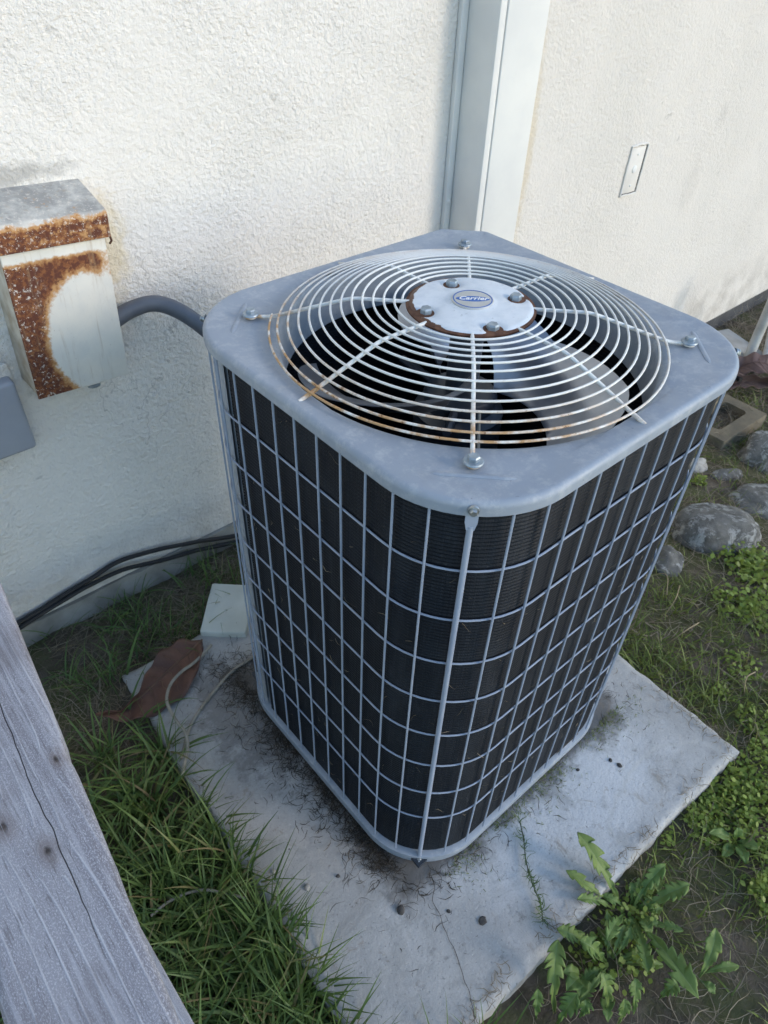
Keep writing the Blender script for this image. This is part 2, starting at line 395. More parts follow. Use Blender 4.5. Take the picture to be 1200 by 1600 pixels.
M['rock'] = rockmat('lichen_rock', (.17, .165, .15), (.075, .073, .065), (.34, .34, .32))
M['block'] = simple('old_block_concrete', (.175, .145, .095), (.115, .098, .068), 12, .95, bump=.6, bscale=70, d=.004)
M['pvc'] = simple('dirty_white_pipe', (.48, .48, .46), (.33, .32, .29), 14, .5)
M['board'] = simple('grey_board', (.34, .34, .33), (.23, .225, .21), 10, .8, bump=.3, bscale=40)
M['pebble'] = simple('dark_pebble', (.04, .037, .034), (.09, .083, .075), 40, .9, bump=.4, bscale=150)
M['pale_pebble'] = simple('pale_pebble', (.42, .40, .36), (.30, .28, .25), 40, .9)
def woodmat():
    n = N('weathered_grey_wood', .85, 0, .25)
    x, y, z = n.sep()
    warp = n.noise(1, 3, .55, vec=n.scl((5, .9, 4)))
    F = n.math('ADD', n.math('MULTIPLY', n.math('ADD', x, n.math('MULTIPLY', z, .8)), 105), n.math('MULTIPLY', warp, 4.5))
    knots = [(RK[0], .0105), (RK[1], .011), (RK[2], .009)]
    core = None; halo = None
    for (kp, kr) in knots:
        d = n.math('DIVIDE', n.dist((kp.x, kp.y, 0), (1, .62, 0)), kr)
        d = n.math('ADD', d, n.math('MULTIPLY', n.noise(70, 3), .5))
        g = n.math('POWER', 2.718, n.math('MULTIPLY', n.math('MULTIPLY', d, d), -.16))
        F = n.math('ADD', F, n.math('MULTIPLY', g, .9))
        gg = n.ss(d, 2.3, 1.1)
        F = n.math('ADD', n.math('MULTIPLY', F, n.math('SUBTRACT', 1, gg)), n.math('MULTIPLY', n.math('MULTIPLY', d, 2.6), gg))
        q = n.ss(d, .75, .35); core = q if core is None else n.math('MAXIMUM', core, q)
        hq = n.ss(d, 1.9, .7); halo = hq if halo is None else n.math('MAXIMUM', halo, hq)
    tri = n.math('PINGPONG', F, 1.0)
    line = n.ss(tri, .82, 1.0)
    band = n.ss(n.noise(1, 4, .6, vec=n.scl((26, 1.2, 10))), .3, .72)
    fuzz = n.noise(1, 4, .75, vec=n.scl((900, 420, 700)))
    fuzz2 = n.noise(1, 3, .7, vec=n.scl((420, 30, 300)))
    c = n.mix(band, (.205, .20, .222), (.31, .31, .335))
    c = n.mix(n.math('MULTIPLY', line, n.ss(n.noise(1, 3, .6, vec=n.scl((40, 6, 10))), .35, .65, .25, .8)), c, (.50, .51, .55))
    c = n.mix(n.ss(fuzz, .50, .62, 0, .75), c, (.52, .525, .56))
    c = n.mix(n.ss(fuzz2, .54, .66, 0, .6), c, (.12, .11, .115))
    c = n.mix(n.ss(n.noise(5, 4, .6), .52, .70, 0, .55), c, (.16, .145, .15))
    c = n.mix(n.math('MULTIPLY', halo, .55), c, (.15, .12, .11))
    c = n.mix(core, c, n.mix(n.ss(n.noise(90, 4), .3, .7), (.03, .026, .026), (.12, .10, .092)))
    # drying check that wanders along the board
    c = n.mix(n.ss(n.noise(1, 4, .7, vec=n.scl((160, 5, 60))), .50, .66, 0, .5), c, (.43, .435, .47))
    xc = n.math('ADD', n.math('ADD', n.math('MULTIPLY', y, .055), CRX), n.math('MULTIPLY', n.math('SUBTRACT', n.noise(1, 3, .6, vec=n.scl((0, 6, 0))), .5), .022))
    ck = n.math('ABSOLUTE', n.math('SUBTRACT', x, xc))
    ext = n.math('MULTIPLY', n.ss(y, -.46, -.36), n.ss(y, .24, .10))
    crack = n.math('MULTIPLY', n.ss(ck, .0009, .0002), ext)
    c = n.mix(crack, c, (.018, .015, .016))
    n.color(c)
    h = n.math('ADD', n.math('MULTIPLY', line, .55), n.math('MULTIPLY', fuzz, .35))
    h = n.math('SUBTRACT', h, n.math('ADD', n.math('MULTIPLY', crack, 2), n.math('MULTIPLY', core, .8)))
    n.bump(h, .55, .002); return n.m
RZ = .92
RK = [on(75, 1330, RZ), on(5, 1292, RZ), on(88, 1185, RZ)]
CRX = on(70, 1270, RZ).x - .055*on(70, 1270, RZ).y
M['wood'] = woodmat()

# ------------------------------------------------------------------ ground
def gz(x, y):
    z = -.050
    t = min(1, max(0, (x-.62)/1.6)); z -= .065*t*t*(3-2*t)
    t = min(1, max(0, (y-.40)/.4)); z += .012*t if x < .6 else 0
    if x < -.3: z += .030*math.exp(-((x+.68)/.22)**2-((y-.50)/.20)**2)
    if x > 1.6 and y > .3: z -= .05*min(1, (x-1.6)/.6)*min(1, (y-.3)/.25)
    amp = .012
    z += amp*(mnoise.noise(Vector((x*2.2, y*2.2, 1.3)))) + .008*mnoise.noise(Vector((x*8, y*8, 4.1))) + .004*mnoise.noise(Vector((x*24, y*24, 2.2)))
    return z
def build_ground():
    def axis(a, b, st, far):
        c = list(np.arange(a, b+1e-6, st)); o = st
        lo, hi = [a], [b]
        while lo[-1] > -far: o *= 1.6; lo.append(lo[-1]-o); hi.append(hi[-1]+o)
        return lo[:0:-1]+c+hi[1:]
    X = axis(-1.5, 4.2, .026, 80); Y = axis(-1.4, .9, .022, 80)
    V = [(x, y, gz(x, y)) for y in Y for x in X]; nx = len(X)
    F = [(j*nx+i, j*nx+i+1, (j+1)*nx+i+1, (j+1)*nx+i) for j in range(len(Y)-1) for i in range(nx-1)]
    o = mesh('ground', V, F, M['soil'], fix=False, ang=180); tag(o, kind='structure')
build_ground()

# ------------------------------------------------------------------ house walls
YW, YR, XJ = .88, .765, .86
def grid_wall(name, x0, x1, y, z0, z1, mat, parent, th=.12):
    return mesh(name, *box(x0, x1, y, y+th, z0, z1), mat, parent, smooth=False)
wl = empty('stucco_wall'); tag(wl, 'cream stucco wall behind the rusty box, left of the boarded corner', 'wall', 'stucco walls of the house')
grid_wall('stucco_face', -4, XJ-.002, YW, .052, 4.2, M['stucco'], wl)
def foundation(name, x0, x1, y, z0, z1, mat, parent):
    nx, nz = 150, 10; V, F = [], []
    for j in range(nz+1):
        for i in range(nx+1):
            x = x0+(x1-x0)*i/nx; z = z0+(z1-z0)*j/nz
            d = .012*mnoise.noise(Vector((x*9, z*16, 3)))+.006*mnoise.noise(Vector((x*30, z*30, 9)))
            V.append((x, y - .010 - d*(1 if j < nz else .5), z + (.004*mnoise.noise(Vector((x*14, 0, 7))) if j == nz else 0)))
    for i in range(nx+1): V.append((x0+(x1-x0)*i/nx, y+.06, z1))
    n = nx+1
    for j in range(nz+1):
        for i in range(nx): F.append((j*n+i, j*n+i+1, (j+1)*n+i+1, (j+1)*n+i))
    return mesh(name, V, F, mat, parent, ang=60)
foundation('foundation', -2.2, XJ, YW, -.16, .049, M['concrete_foot'], wl)
wr = empty('stucco_wall'); tag(wr, 'cream stucco wall right of the boarded corner, with a painted-over cover plate', 'wall', 'stucco walls of the house')
grid_wall('stucco_face', XJ+.015, 9, YR, -.07, 4.2, M['stucco2'], wr)
foundation('foundation', XJ, 6, YR+.02, -.3, -.073, simple('dark_foundation', (.05, .05, .052), (.085, .085, .085), 10, .9, bump=.6, bscale=30, d=.006), wr)

tr = empty('corner_trim', (XJ, YR, 0)); tag(tr, 'pale painted boards covering the jutting house corner behind the unit', 'corner boards')
def board(name, x0, x1, y0, y1): return bevbox(name, x0-XJ, x1-XJ, y0-YR, y1-YR, .0, 4.0, .0025, M['trim'], tr)
board('flange_strip', .822, XJ-.013, .862, YW-.001)
board('side_board', XJ-.012, XJ+.014, YR-.0145, .8785)
board('front_board', XJ+.0155, 1.047, YR-.018, YR+.008)
mesh('nail_head', *moved(lathe([(.008, 0), (.008, .002), (.005, .004)], 12), Matrix.Translation((.832-XJ, .861-YR, .93)) @ Matrix.Rotation(PI/2, 4, 'X')), M['trim'], tr)

# blank cover plate, painted over, with a rough bead of plaster round it
cp = empty('cover_plate', (1.722, YR, .90)); tag(cp, 'small painted blank cover plate set crooked in the right stucco wall', 'cover plate')
cp.rotation_euler = (0, math.radians(2), 0)
bevbox('plate', -.044, .044, -.003, .004, -.080, .080, .002, M['stucco_flat'], cp)
bm_pts = [(-.052, -.086), (0, -.089), (.052, -.086), (.054, 0), (.052, .087), (0, .089), (-.052, .086), (-.054, 0)]
loop = [(x+.0025*mnoise.noise(Vector((x*60, z*60, 0))), -.003, z+.003*mnoise.noise(Vector((x*60, z*60, 5)))) for x, z in
        [((1-t)*a[0]+t*b[0], (1-t)*a[1]+t*b[1]) for a, b in zip(bm_pts, bm_pts[1:]+bm_pts[:1]) for t in (0, .25, .5, .75)]]
mesh('paint_bead', *tube(loop, .0042, 6, closed=True), M['stucco_flat'], cp)
gap = [(x*.945, -.0005, z*.965) for x, y, z in loop]
mesh('gap', *tube(gap, .0032, 5, closed=True), simple('grime', (.07, .065, .06), (.13, .12, .11), 60, .9), cp)
for z in (-.055, .055): mesh('screw', *moved(lathe([(.0045, 0), (.0045, .0015), (.003, .003)], 10), Matrix.Translation((0, -.003, z)) @ Matrix.Rotation(PI/2, 4, 'X')), M['trim'], cp)
mesh('knockout', *moved(lathe([(.014, 0), (.014, .002), (.012, .003)], 20), Matrix.Translation((0, -.003, .004)) @ Matrix.Rotation(PI/2, 4, 'X')), M['trim'], cp)

# ------------------------------------------------------------------ concrete pad
PR = -.0386
pad = empty('concrete_pad', (0, 0, 0), PR); tag(pad, 'square grey concrete pad stained and cracked under the air conditioner', 'concrete pad')
def build_pad():
    x0, x1, y0, y1, n = -.634, .55, -.643, .56, 110; V, F = [], []
    for j in range(n+1):
        for i in range(n+1):
            x = x0+(x1-x0)*i/n; y = y0+(y1-y0)*j/n; e = min(i, n-i, j, n-j)
            z = .0012*mnoise.noise(Vector((x*7, y*7, 0)))+.0006*mnoise.noise(Vector((x*40, y*40, 3)))
            if e == 0:
                q = Vector((x*9, y*9, 8)); z -= .009+.004*mnoise.noise(q*2)
                x += .007*mnoise.noise(q)+.005*mnoise.noise(q*4); y += .007*mnoise.noise(q+Vector((5, 5, 5)))+.005*mnoise.noise(q*4+Vector((9, 3, 1)))
            elif e == 1: z -= .0008
            V.append((x, y, z))
    N1 = n+1
    F = [(j*N1+i, j*N1+i+1, (j+1)*N1+i+1, (j+1)*N1+i) for j in range(n) for i in range(n)]
    ring = [i for i in range(n)]+[j*N1+n for j in range(n)]+[n*N1+i for i in range(n, 0, -1)]+[j*N1 for j in range(n, 0, -1)]
    b = len(V)
    for k in ring:
        x, y, z = V[k]; V.append((x*1.004, y*1.004, -.055+.004*mnoise.noise(Vector((x*20, y*20, 1)))))
    b2 = len(V)
    for k in ring:
        x, y, z = V[k]; V.append((x*1.006, y*1.006, -.12))
    m_ = len(ring)
    for k in range(m_):
        F.append((ring[k], b+k, b+(k+1) % m_, ring[(k+1) % m_])); F.append((b+k, b2+k, b2+(k+1) % m_, b+(k+1) % m_))
    mesh('slab', V, F, M['concrete'], pad, ang=50)
build_pad()
Mpad = Matrix.Rotation(-PR, 4, 'Z')
def ribbon(pts, w_, z, mat, name, parent, Mx=None):
    V, F = [], []
    for i, p in enumerate(pts):
        p = (Mx @ p) if Mx else p; q = pts[min(i+1, len(pts)-1)]-pts[max(i-1, 0)]; s_ = Vector((-q.y, q.x, 0)).normalized()
        ww = w_*(.55+.9*abs(mnoise.noise(p*60)))*(1 if 0 < i < len(pts)-1 else .2)
        V += [(p.x-s_.x*ww, p.y-s_.y*ww, z), (p.x+s_.x*ww, p.y+s_.y*ww, z)]
    for i in range(len(pts)-1): F.append((2*i, 2*i+1, 2*i+3, 2*i+2))
    return mesh(name, V, F, mat, parent, fix=False)
Mcr = simple('crack_dark', (.05, .047, .043), (.11, .105, .10), 50, 1)  # dark tone of the crack line in the slab
cr = spline([on(x, y, 0) for x, y in [(672, 1362), (678, 1385), (676, 1408), (688, 1432), (694, 1452), (706, 1478), (716, 1500), (724, 1530), (736, 1560), (742, 1600)]], 6)
cr = [p + mnoise.noise_vector(p*50)*.0025 for p in cr]
ribbon(cr, .0009, .0022, Mcr, 'crack', pad, Mpad)

# ------------------------------------------------------------------ air conditioner
TOP = 1.0972
ac = empty('air_conditioner', (0, 0, 0))
tag(ac, 'blue-grey air conditioner unit with white wire fan grille standing on the concrete pad', 'air conditioner')
def outline(a, rc, ch=.075):
    """closed outline: rounded square, half size a, corner radius rc; the rear corner is cut off"""
    P = []
    for (sx, sy, a0) in ((1, -1, -90), (1, 1, 0), (-1, 1, 90), (-1, -1, 180)):
        if (sx, sy) == (1, 1):
            for (x, y, b0) in ((a, a-ch, 0), (a-ch, a, 45)):
                r = .02
                for k in range(4):
                    t = math.radians(b0+45*k/3)
                    n1 = Vector((math.cos(math.radians(b0)), math.sin(math.radians(b0)))); n2 = Vector((math.cos(math.radians(b0+45)), math.sin(math.radians(b0+45))))
                    c = Vector((x, y)) - (n1+n2)*(r/(1+n1.dot(n2))); P.append(Vector((c.x+r*math.cos(t), c.y+r*math.sin(t))))
        else:
            for k in range(15):
                t = math.radians(a0+90*k/14); P.append(Vector((sx*(a-rc)+rc*math.cos(t), sy*(a-rc)+rc*math.sin(t))))
    out = []
    for i, p in enumerate(P):                      # fill the straight runs
        q = P[(i+1) % len(P)]; d = (q-p).length; n = max(1, int(d/.03))
        out += [p+(q-p)*(k/n) for k in range(n)]
    return out
def loft(rings, close=False):
    n = len(rings[0]); V = [v for r in rings for v in r]; F = []
    for i in range(len(rings)-1):
        for k in range(n): F.append((i*n+k, i*n+(k+1) % n, (i+1)*n+(k+1) % n, (i+1)*n+k))
    return V, F
O = outline(.38, .173)
def shrink(p, d, mode=0):      # inward offset by d, keeping the point's direction well enough
    return p - nrm[p_index[id(p)]]*d
nrm = []
for i, p in enumerate(O):
    t = (O[(i+1) % len(O)]-O[i-1]); nrm.append(Vector((t.y, -t.x)).normalized())
def off(d): return [p - n_*d for p, n_ in zip(O, nrm)]
def ringz(P, z): return [(p.x, p.y, z) for p in P]
RO = .338
rings = [ringz(off(.012), TOP-.013), ringz(off(.002), TOP-.018), ringz(off(0), TOP-.0165)]
for k in range(7):
    t = PI/2*k/6; r = .0095
    rings.append(ringz(off(r-r*math.cos(t)), TOP-.0045+r*math.sin(t)*1.05))
rings.append(ringz(off(.017), TOP+.0048)); rings.append(ringz(off(.028), TOP+.0036)); rings.append(ringz(off(.042), TOP+.002))
base_ = off(.042)
circ = [p.normalized() for p in O]
for t in (.3, .6, .85, 1):
    rings.append([(*(p.lerp(c*(RO+.008), t)), TOP+.002-.002*t) for p, c in zip(base_, circ)])
for k in range(1, 6):
    t = PI/2*k/5; rr = RO+.008-.018*math.sin(t); rings.append([(c.x*rr, c.y*rr, TOP-.018*(1-math.cos(t))) for c in circ])
for z, rr in ((-.05, RO-.012), (-.09, RO-.014), (-.092, RO-.010)): rings.append([(c.x*rr, c.y*rr, TOP+z) for c in circ])
mesh('top_panel', *loft(rings), M['ac'], ac, ang=50)
# pressed ribs near the corners
for s in ((-1, -1), (-1, 1), (1, -1)):
    d = Vector((s[0], s[1], 0)).normalized(); t = Vector((-d.y, d.x, 0)); c = d*.405
    pts = [c+t*(k/8*.058) for k in range(-8, 9)]
    V, F = tube(pts, lambda u: .0046*min(1, 3.5*math.sin(PI*u)+.1), 10)
    mesh('pressed_rib', [(v.x, v.y, TOP+.0018+v.z*.38) for v in V], F, M['ac'], ac)
mesh('base_frame', *loft([ringz(outline(.368, .168), .012), ringz(outline(.376, .168), .012), ringz(outline(.377, .168), .016), ringz(outline(.3765, .168), .037), ringz(outline(.368, .165), .041), ringz(outline(.350, .150), .041)]), M['ac'], ac, ang=50)
for s in ((-1, -1), (-1, 1), (1, -1)):
    for k in (0,):
        mesh('foot', *box(s[0]*.27-.04, s[0]*.27+.04, s[1]*.27-.04, s[1]*.27+.04, .0015, .013), M['dark'], ac, smooth=False)
# finned coil: real shallow ridges, one per tube row
def coil_outline(a):
    base = outline(a, .164); n_ = len(base); o_ = []
    for i, p in enumerate(base):
        k = min(1, max(0, (p.y-.205)/.012)) if p.x < 0 else 0
        o_.append(p-Vector((p.x*.085*k, p.y*.085*k)))
    return o_
rr_ = []; zz = .045; o1, o2 = coil_outline(.3665), coil_outline(.3643)
while zz < TOP-.004:
    rr_ += [ringz(o2, zz), ringz(o1, zz+.0022), ringz(o1, zz+.0048), ringz(o2, zz+.0070)]; zz += .0072
mesh('coil_fins', *loft(rr_), M['coil'], ac, ang=60)
pp_ = [p for p in outline(.3655, .163) if p.x < .0 and p.y > .205]
mesh('corner_panel', [(p.x*f_, p.y*f_, z) for f_ in (1, .985) for z in (.048, TOP-.012) for p in pp_],
     [(b+i, b+i+1, b+len(pp_)+i+1, b+len(pp_)+i) for b in (0, 2*len(pp_)) for i in range(len(pp_)-1)], M['ac'], ac)
mesh('base_pan', *box(-.34, .34, -.34, .34, .02, .03), M['dark'], ac, smooth=False)
# wire guard
GA, GR = .3725, .168
def perim(a, rc, s):
    """point at arc distance s from the near corner, walking along the right face (s>0) or left face (s<0)"""
    sg = 1 if s >= 0 else -1; s = abs(s); h = rc*PI/4; st = 2*(a-rc)
    if s < h: t = -135+math.degrees(s/rc); p = (-(a-rc)+rc*math.cos(math.radians(t)), -(a-rc)+rc*math.sin(math.radians(t)))
    elif s < h+st: p = (-(a-rc)+s-h, -a)
    elif s < h+st+2*h: t = -90+math.degrees((s-h-st)/rc); p = ((a-rc)+rc*math.cos(math.radians(t)), -(a-rc)+rc*math.sin(math.radians(t)))
    else: p = (a, -(a-rc)+s-3*h-st)
    return Vector(p) if sg > 0 else Vector((p[1], p[0]))
gme = None
V, F = tube([(0, 0, .046+(1.086-.046)*k/6) for k in range(7)], .00205, 7)
for k in range(-20, 21):
    if k == 0: continue
    p = perim(GA+.0015, GR, k*.0565)
    if gme is None: o = mesh('guard_wire', V, F, M['guard'], ac); gme = o.data
    else: o = link('guard_wire', gme, ac)
    o.location = (p.x, p.y, 0)
hme = None
for k in range(8):
    z = .966-.1075*k
    if hme is None: o = mesh('guard_hoop', *tube([(p.x, p.y, 0) for p in outline(GA-.0025, GR)], .0019, 7, closed=True), M['guard'], ac); hme = o.data
    else: o = link('guard_hoop', hme, ac)
    o.location = (0, 0, z)
for s in ((-1, -1), (-1, 1), (1, -1)):       # corner rods with flattened top ends
    d = Vector((s[0], s[1], 0)).normalized(); q = d*(GA*math.sqrt(2)-(math.sqrt(2)-1)*GR+.001); t = Vector((-d.y, d.x, 0))
    V, F = tube([(0, 0, z) for z in np.linspace(.03, 1.058, 8)], .0048, 10)
    fl = [(-.0055, -.0015, 1.052), (.0055, -.0015, 1.052), (.0085, -.0015, 1.066), (.0085, -.0015, 1.088), (-.0085, -.0015, 1.088), (-.0085, -.0015, 1.066)]
    A_ = [Vector(f) for f in fl]; B_ = [Vector((x, .0035, z)) for x, y, z in fl]
    VF2 = (A_+B_, [tuple(range(6)), tuple(range(11, 5, -1))]+[(i, (i+1) % 6, 6+(i+1) % 6, 6+i) for i in range(6)])
    Mx = Matrix((t.to_4d(), d.to_4d(), Vector((0, 0, 1, 0)), (0, 0, 0, 1))).transposed(); Mx.translation = q
    for v in (Mx.col[0], Mx.col[1]): pass
    Mx[3][0] = Mx[3][1] = Mx[3][2] = 0; Mx[3][3] = 1
    mesh('corner_rod', *moved(join((V, F), VF2), Mx), M['guard'], ac)
def bolt_vf(r=.0085, h=.007, wash=.0135):
    hexa = lathe([(r, .003), (r, .003+h*.75), (r*.82, .003+h)], 6)
    fl = lathe([(wash*.98, 0), (wash, .0015), (wash*.93, .0035), (r*.9, .0042)], 24)
    return join(hexa, fl)
for s in ((-1, -1), (-1, 1), (1, -1)):       # lip screws
    d = Vector((s[0], s[1], 0)).normalized(); q = d*(.38*math.sqrt(2)-(math.sqrt(2)-1)*.173+.0005)
    R_ = Vector((0, 0, 1)).rotation_difference(d).to_matrix().to_4x4(); R_.translation = q+Vector((0, 0, 1.0925))
    mesh('lip_screw', *moved(bolt_vf(.0055, .006, .0078), R_), M['steel'], ac, ang=25)
    R_.translation = d*(.3765*math.sqrt(2)-(math.sqrt(2)-1)*.168)+Vector((0, 0, .0265))
    mesh('base_screw', *moved(bolt_vf(.0045, .005, .0062), R_), M['steel'], ac, ang=25)
# grille: one spiral wire on eight arms
def hz(r):
    if r < .205: return .0535
    if r > .350: return .0085
    t = (r-.205)/(.350-.205); e = .0535-.0452*t
    if t < .18: e += -.004*(1-t/.18)*0
    return e
def soft(r): return sum(hz(r+d) for d in (-.012, -.006, 0, .006, .012))/5
sp = []
nturn = 13.0; nst = 96
for i in range(int(nturn*nst)+1):
    u = i/nst; th = math.radians(135)-2*PI*u
    r = .1175+.0195*min(u, 1)*.72 + max(0, min(u, nturn-.85)-1)*.01815 + .0115*max(0, u-(nturn-.85))/.85
    r += .0006*mnoise.noise(Vector((u*2.2, 0, 0)))
    sp.append((r*math.cos(th), r*math.sin(th), TOP+soft(r)+.0016))
mesh('grille_spiral', *tube(sp, .00205, 8), M['wire'], ac, ang=60)
for k in range(8):
    th = math.radians(45*k); c, s_ = math.cos(th), math.sin(th); diag = k % 2 == 1
    end = .372 if diag else .3635
    rs = np.linspace(.100, end, 34); pts = [(r*c, r*s_, TOP+(soft(r) if r < .345 else soft(r)) - .0022) for r in rs]
    if not diag: pts = [(x, y, z-(.0035*((rs[i]-.348)/.0155) if rs[i] > .348 else 0)) for i, (x, y, z) in enumerate(pts)]
    VF = tube(pts, .0034, 9)
    if diag:
        ec = Vector((.3835*c, .3835*s_, TOP+.0065))
        eye = [ec+Vector((.0088*math.cos(a), .0088*math.sin(a), 0)) for a in np.linspace(0, 2*PI, 21)[:-1]]
        VF = join(VF, tube(eye, .0031, 7, closed=True))
    mesh('grille_arm', *VF, M['wire'] if True else None, ac)
    if diag:
        mesh('corner_bolt', *moved(bolt_vf(.0092, .008, .0145), Matrix.Translation((.3835*c, .3835*s_, TOP+.0085))), M['bolt'], ac, ang=25)
# hub plate with four dimples
nuts = [(.027, .0735), (.0765, -.034), (-.083, .024), (-.036, -.083)]
HZ = TOP+.0565
def hubz(x, y):
    r = math.hypot(x, y); z = .0045*(1-(r/.108)**2)
    if r > .100: z -= .004*((r-.100)/.008)**2
    for nx, ny in nuts:
        d = math.hypot(x-nx, y-ny); z -= .0085*(1/(1+(d/.0165)**4))
    if r < .040: z += .0012
    z += .0008*mnoise.noise(Vector((x*30, y*30, 0)))
    return z
V, F = [(0, 0, HZ+hubz(0, 0))], []; nr, na = 30, 96
for i in range(1, nr+1):
    for k in range(na):
        a = 2*PI*k/na; r = .1085*i/nr; r *= 1+(.006*mnoise.noise(Vector((math.cos(a)*5, math.sin(a)*5, 2))) if i == nr else 0)
        x, y = r*math.cos(a), r*math.sin(a); V.append((x, y, HZ+hubz(x, y)))
for k in range(na): F.append((0, 1+k, 1+(k+1) % na))
for i in range(nr-1):
    for k in range(na): F.append((1+i*na+k, 1+(i+1)*na+k, 1+(i+1)*na+(k+1) % na, 1+i*na+(k+1) % na))
hp = mesh('hub_plate', V, F, M['hub'], ac, ang=60)
mesh('rusty_rim', *moved(lathe([(.106, -.0075), (.1115, -.006), (.1118, -.0025), (.108, -.001)], 64), Matrix.Translation((0, 0, HZ-.002))), M['rust'], hp)
for nx, ny in nuts:
    mesh('hub_nut', *moved(bolt_vf(.0105, .011, .0135), Matrix.Translation((nx, ny, HZ+hubz(nx, ny)-.001)) @ Matrix.Rotation(rnd.random(), 4, 'Z')), M['bolt'], hp, ang=25)
# badge: silver disc, blue ring, blue oval, white script
bx_ = Vector((RT.x, RT.y, 0)).normalized(); by_ = Vector((-bx_.y, bx_.x, 0))
BZ = HZ+hubz(.02, 0)
Mb = Matrix(((bx_.x, by_.x, 0, -.0005), (bx_.y, by_.y, 0, -.003), (0, 0, 1, BZ), (0, 0, 0, 1)))
mesh('badge', *moved(lathe([(.036, -.002), (.0362, .0012), (.0352, .0022), (.0330, .0022)], 56), Mb), M['silver'], hp)
def ringflat(r0, r1, z, z2, n=64):
    V = [(r*math.cos(2*PI*k/n), r*math.sin(2*PI*k/n), zz_) for r, zz_ in ((r0, z), (r0, z2), (r1, z2), (r1, z)) for k in range(n)]
    return V, [(i*n+k, i*n+(k+1) % n, (i+1)*n+(k+1) % n, (i+1)*n+k) for i in range(3) for k in range(n)]
mesh('badge_ring', *moved(ringflat(.0318, .0338, .0018, .0026), Mb), M['blue'], hp)
ov = []
for k in range(48):
    t = 2*PI*k/48; cx = math.cos(t); ov.append((.0292*cx, .0098*math.copysign(abs(math.sin(t))**1.25, math.sin(t))))
V = [(x, y, .0018) for x, y in ov]+[(x, y, .0027) for x, y in ov]
F = [tuple(48+k for k in range(48))]+[(k, (k+1) % 48, 48+(k+1) % 48, 48+k) for k in range(48)]
mesh('badge_oval', *moved((V, F), Mb), M['blue'], hp, ang=30)
fc = bpy.data.curves.new('lettering', 'FONT'); fc.body = 'Carrier'; fc.size = .0165; fc.align_x = 'CENTER'; fc.align_y = 'CENTER'; fc.shear = .35; fc.extrude = .0003; fc.offset = .00025
to = bpy.data.objects.new('tmp_text', fc); COL.objects.link(to); bpy.context.view_layer.update()
tm = bpy.data.meshes.new_from_object(to.evaluated_get(bpy.context.evaluated_depsgraph_get())); bpy.data.objects.remove(to)
tm.transform(Mb @ Matrix.Translation((0, 0, .0031))); tm.materials.clear(); tm.materials.append(M['white']); tm.name = 'lettering'
link('lettering', tm, hp)
# fan
mesh('fan_motor', *moved(lathe([(.07, -.36), (.085, -.35), (.085, -.20), (.06, -.185), (.03, -.18), (.03, -.0)], 40), Matrix.Translation((0, 0, HZ-.012))), M['dark'], ac)
mesh('fan_hub', *moved(lathe([(.050, -.03), (.066, -.028), (.070, 0), (.064, .010), (.03, .012)], 40), Matrix.Translation((0, 0, TOP-.125))), M['dark'], ac)
def blade_vf():
    nu, nv = 18, 14; V, F = [], []
    for i in range(nu+1):
        u = i/nu; r = .062+u*(.300-.062)
        lead = -40-78*u; trail = 8-72*u
        for j in range(nv+1):
            v = j/nv; a = math.radians(lead+(trail-lead)*v)
            rr = r - (.018*(1-abs(2*v-1))**0 if 0 else 0) - .012*u*(2*v-1)**4
            z = -.118+(.085)*v + .012*math.sin(PI*v)
            V.append((rr*math.cos(a), rr*math.sin(a), TOP+z))
    n = nv+1
    F = [(i*n+j, i*n+j+1, (i+1)*n+j+1, (i+1)*n+j) for i in range(nu) for j in range(nv)]
    b = len(V); V += [(x, y, z-.0018) for x, y, z in V]
    F += [tuple(b+q for q in f[::-1]) for f in F]
    edge = [j for j in range(nv)]+[i*n+nv for i in range(nu)]+[nu*n+j for j in range(nv, 0, -1)]+[i*n for i in range(nu, 0, -1)]
    F += [(edge[k], b+edge[k], b+edge[(k+1) % len(edge)], edge[(k+1) % len(edge)]) for k in range(len(edge))]
    return V, F
bl = mesh('fan_blade', *blade_vf(), M['blade'], ac, ang=50)
for k in (1, 2):
    b2 = bl.copy(); COL.objects.link(b2); b2.parent = ac; b2.rotation_euler = (0, 0, -2*PI/3*k)
for k in range(3):
    a = math.radians(-25-120*k)
    mesh('blade_arm', *tube([(.07*math.cos(a), .07*math.sin(a), TOP-.125), (.15*math.cos(a), .15*math.sin(a), TOP-.113)], .008, 8), M['dark'], ac)
mesh('motor_lead', *tube(spline([(-.06, -.10, TOP-.09), (-.13, -.165, TOP-.10), (-.21, -.235, TOP-.085), (-.25, -.235, TOP-.12)], 8), .003, 7), M['cord'], ac)

# ------------------------------------------------------------------ rusty disconnect box
bx = empty('disconnect_box', (-.418, .77, 1.155)); bx.rotation_euler = (0, math.radians(3.0), 0)
tag(bx, 'cream metal switch box eaten by orange rust, hanging on the stucco wall', 'electrical box')
bevbox('housing', -.104, .104, .004, .112, -.374, -.004, .003, M['box_side'], bx)
bevbox('door', -.1075, .1075, -.002, .0035, -.376, -.012, .0025, M['rustbox'], bx)
def lid():
    V = []; P = [(-.016, -.046), (-.016, .000), (-.010, .010), (.112, .040), (.112, -.02), (-.012, -.02), (-.012, -.046)]
    x0, x1 = -.116, .116; F = []
    for x in (x0, x1):
        for (y, z) in P: V.append((x, y, z))
    n = len(P)
    F = [(i, (i+1) % n, n+(i+1) % n, n+i) for i in range(n)]+[tuple(range(n)), tuple(range(2*n-1, n-1, -1))]
    return V, F
o = mesh('lid', *lid(), M['rustlid'], bx, smooth=False)
md = o.modifiers.new('bev', 'BEVEL'); md.width = .003; md.segments = 2
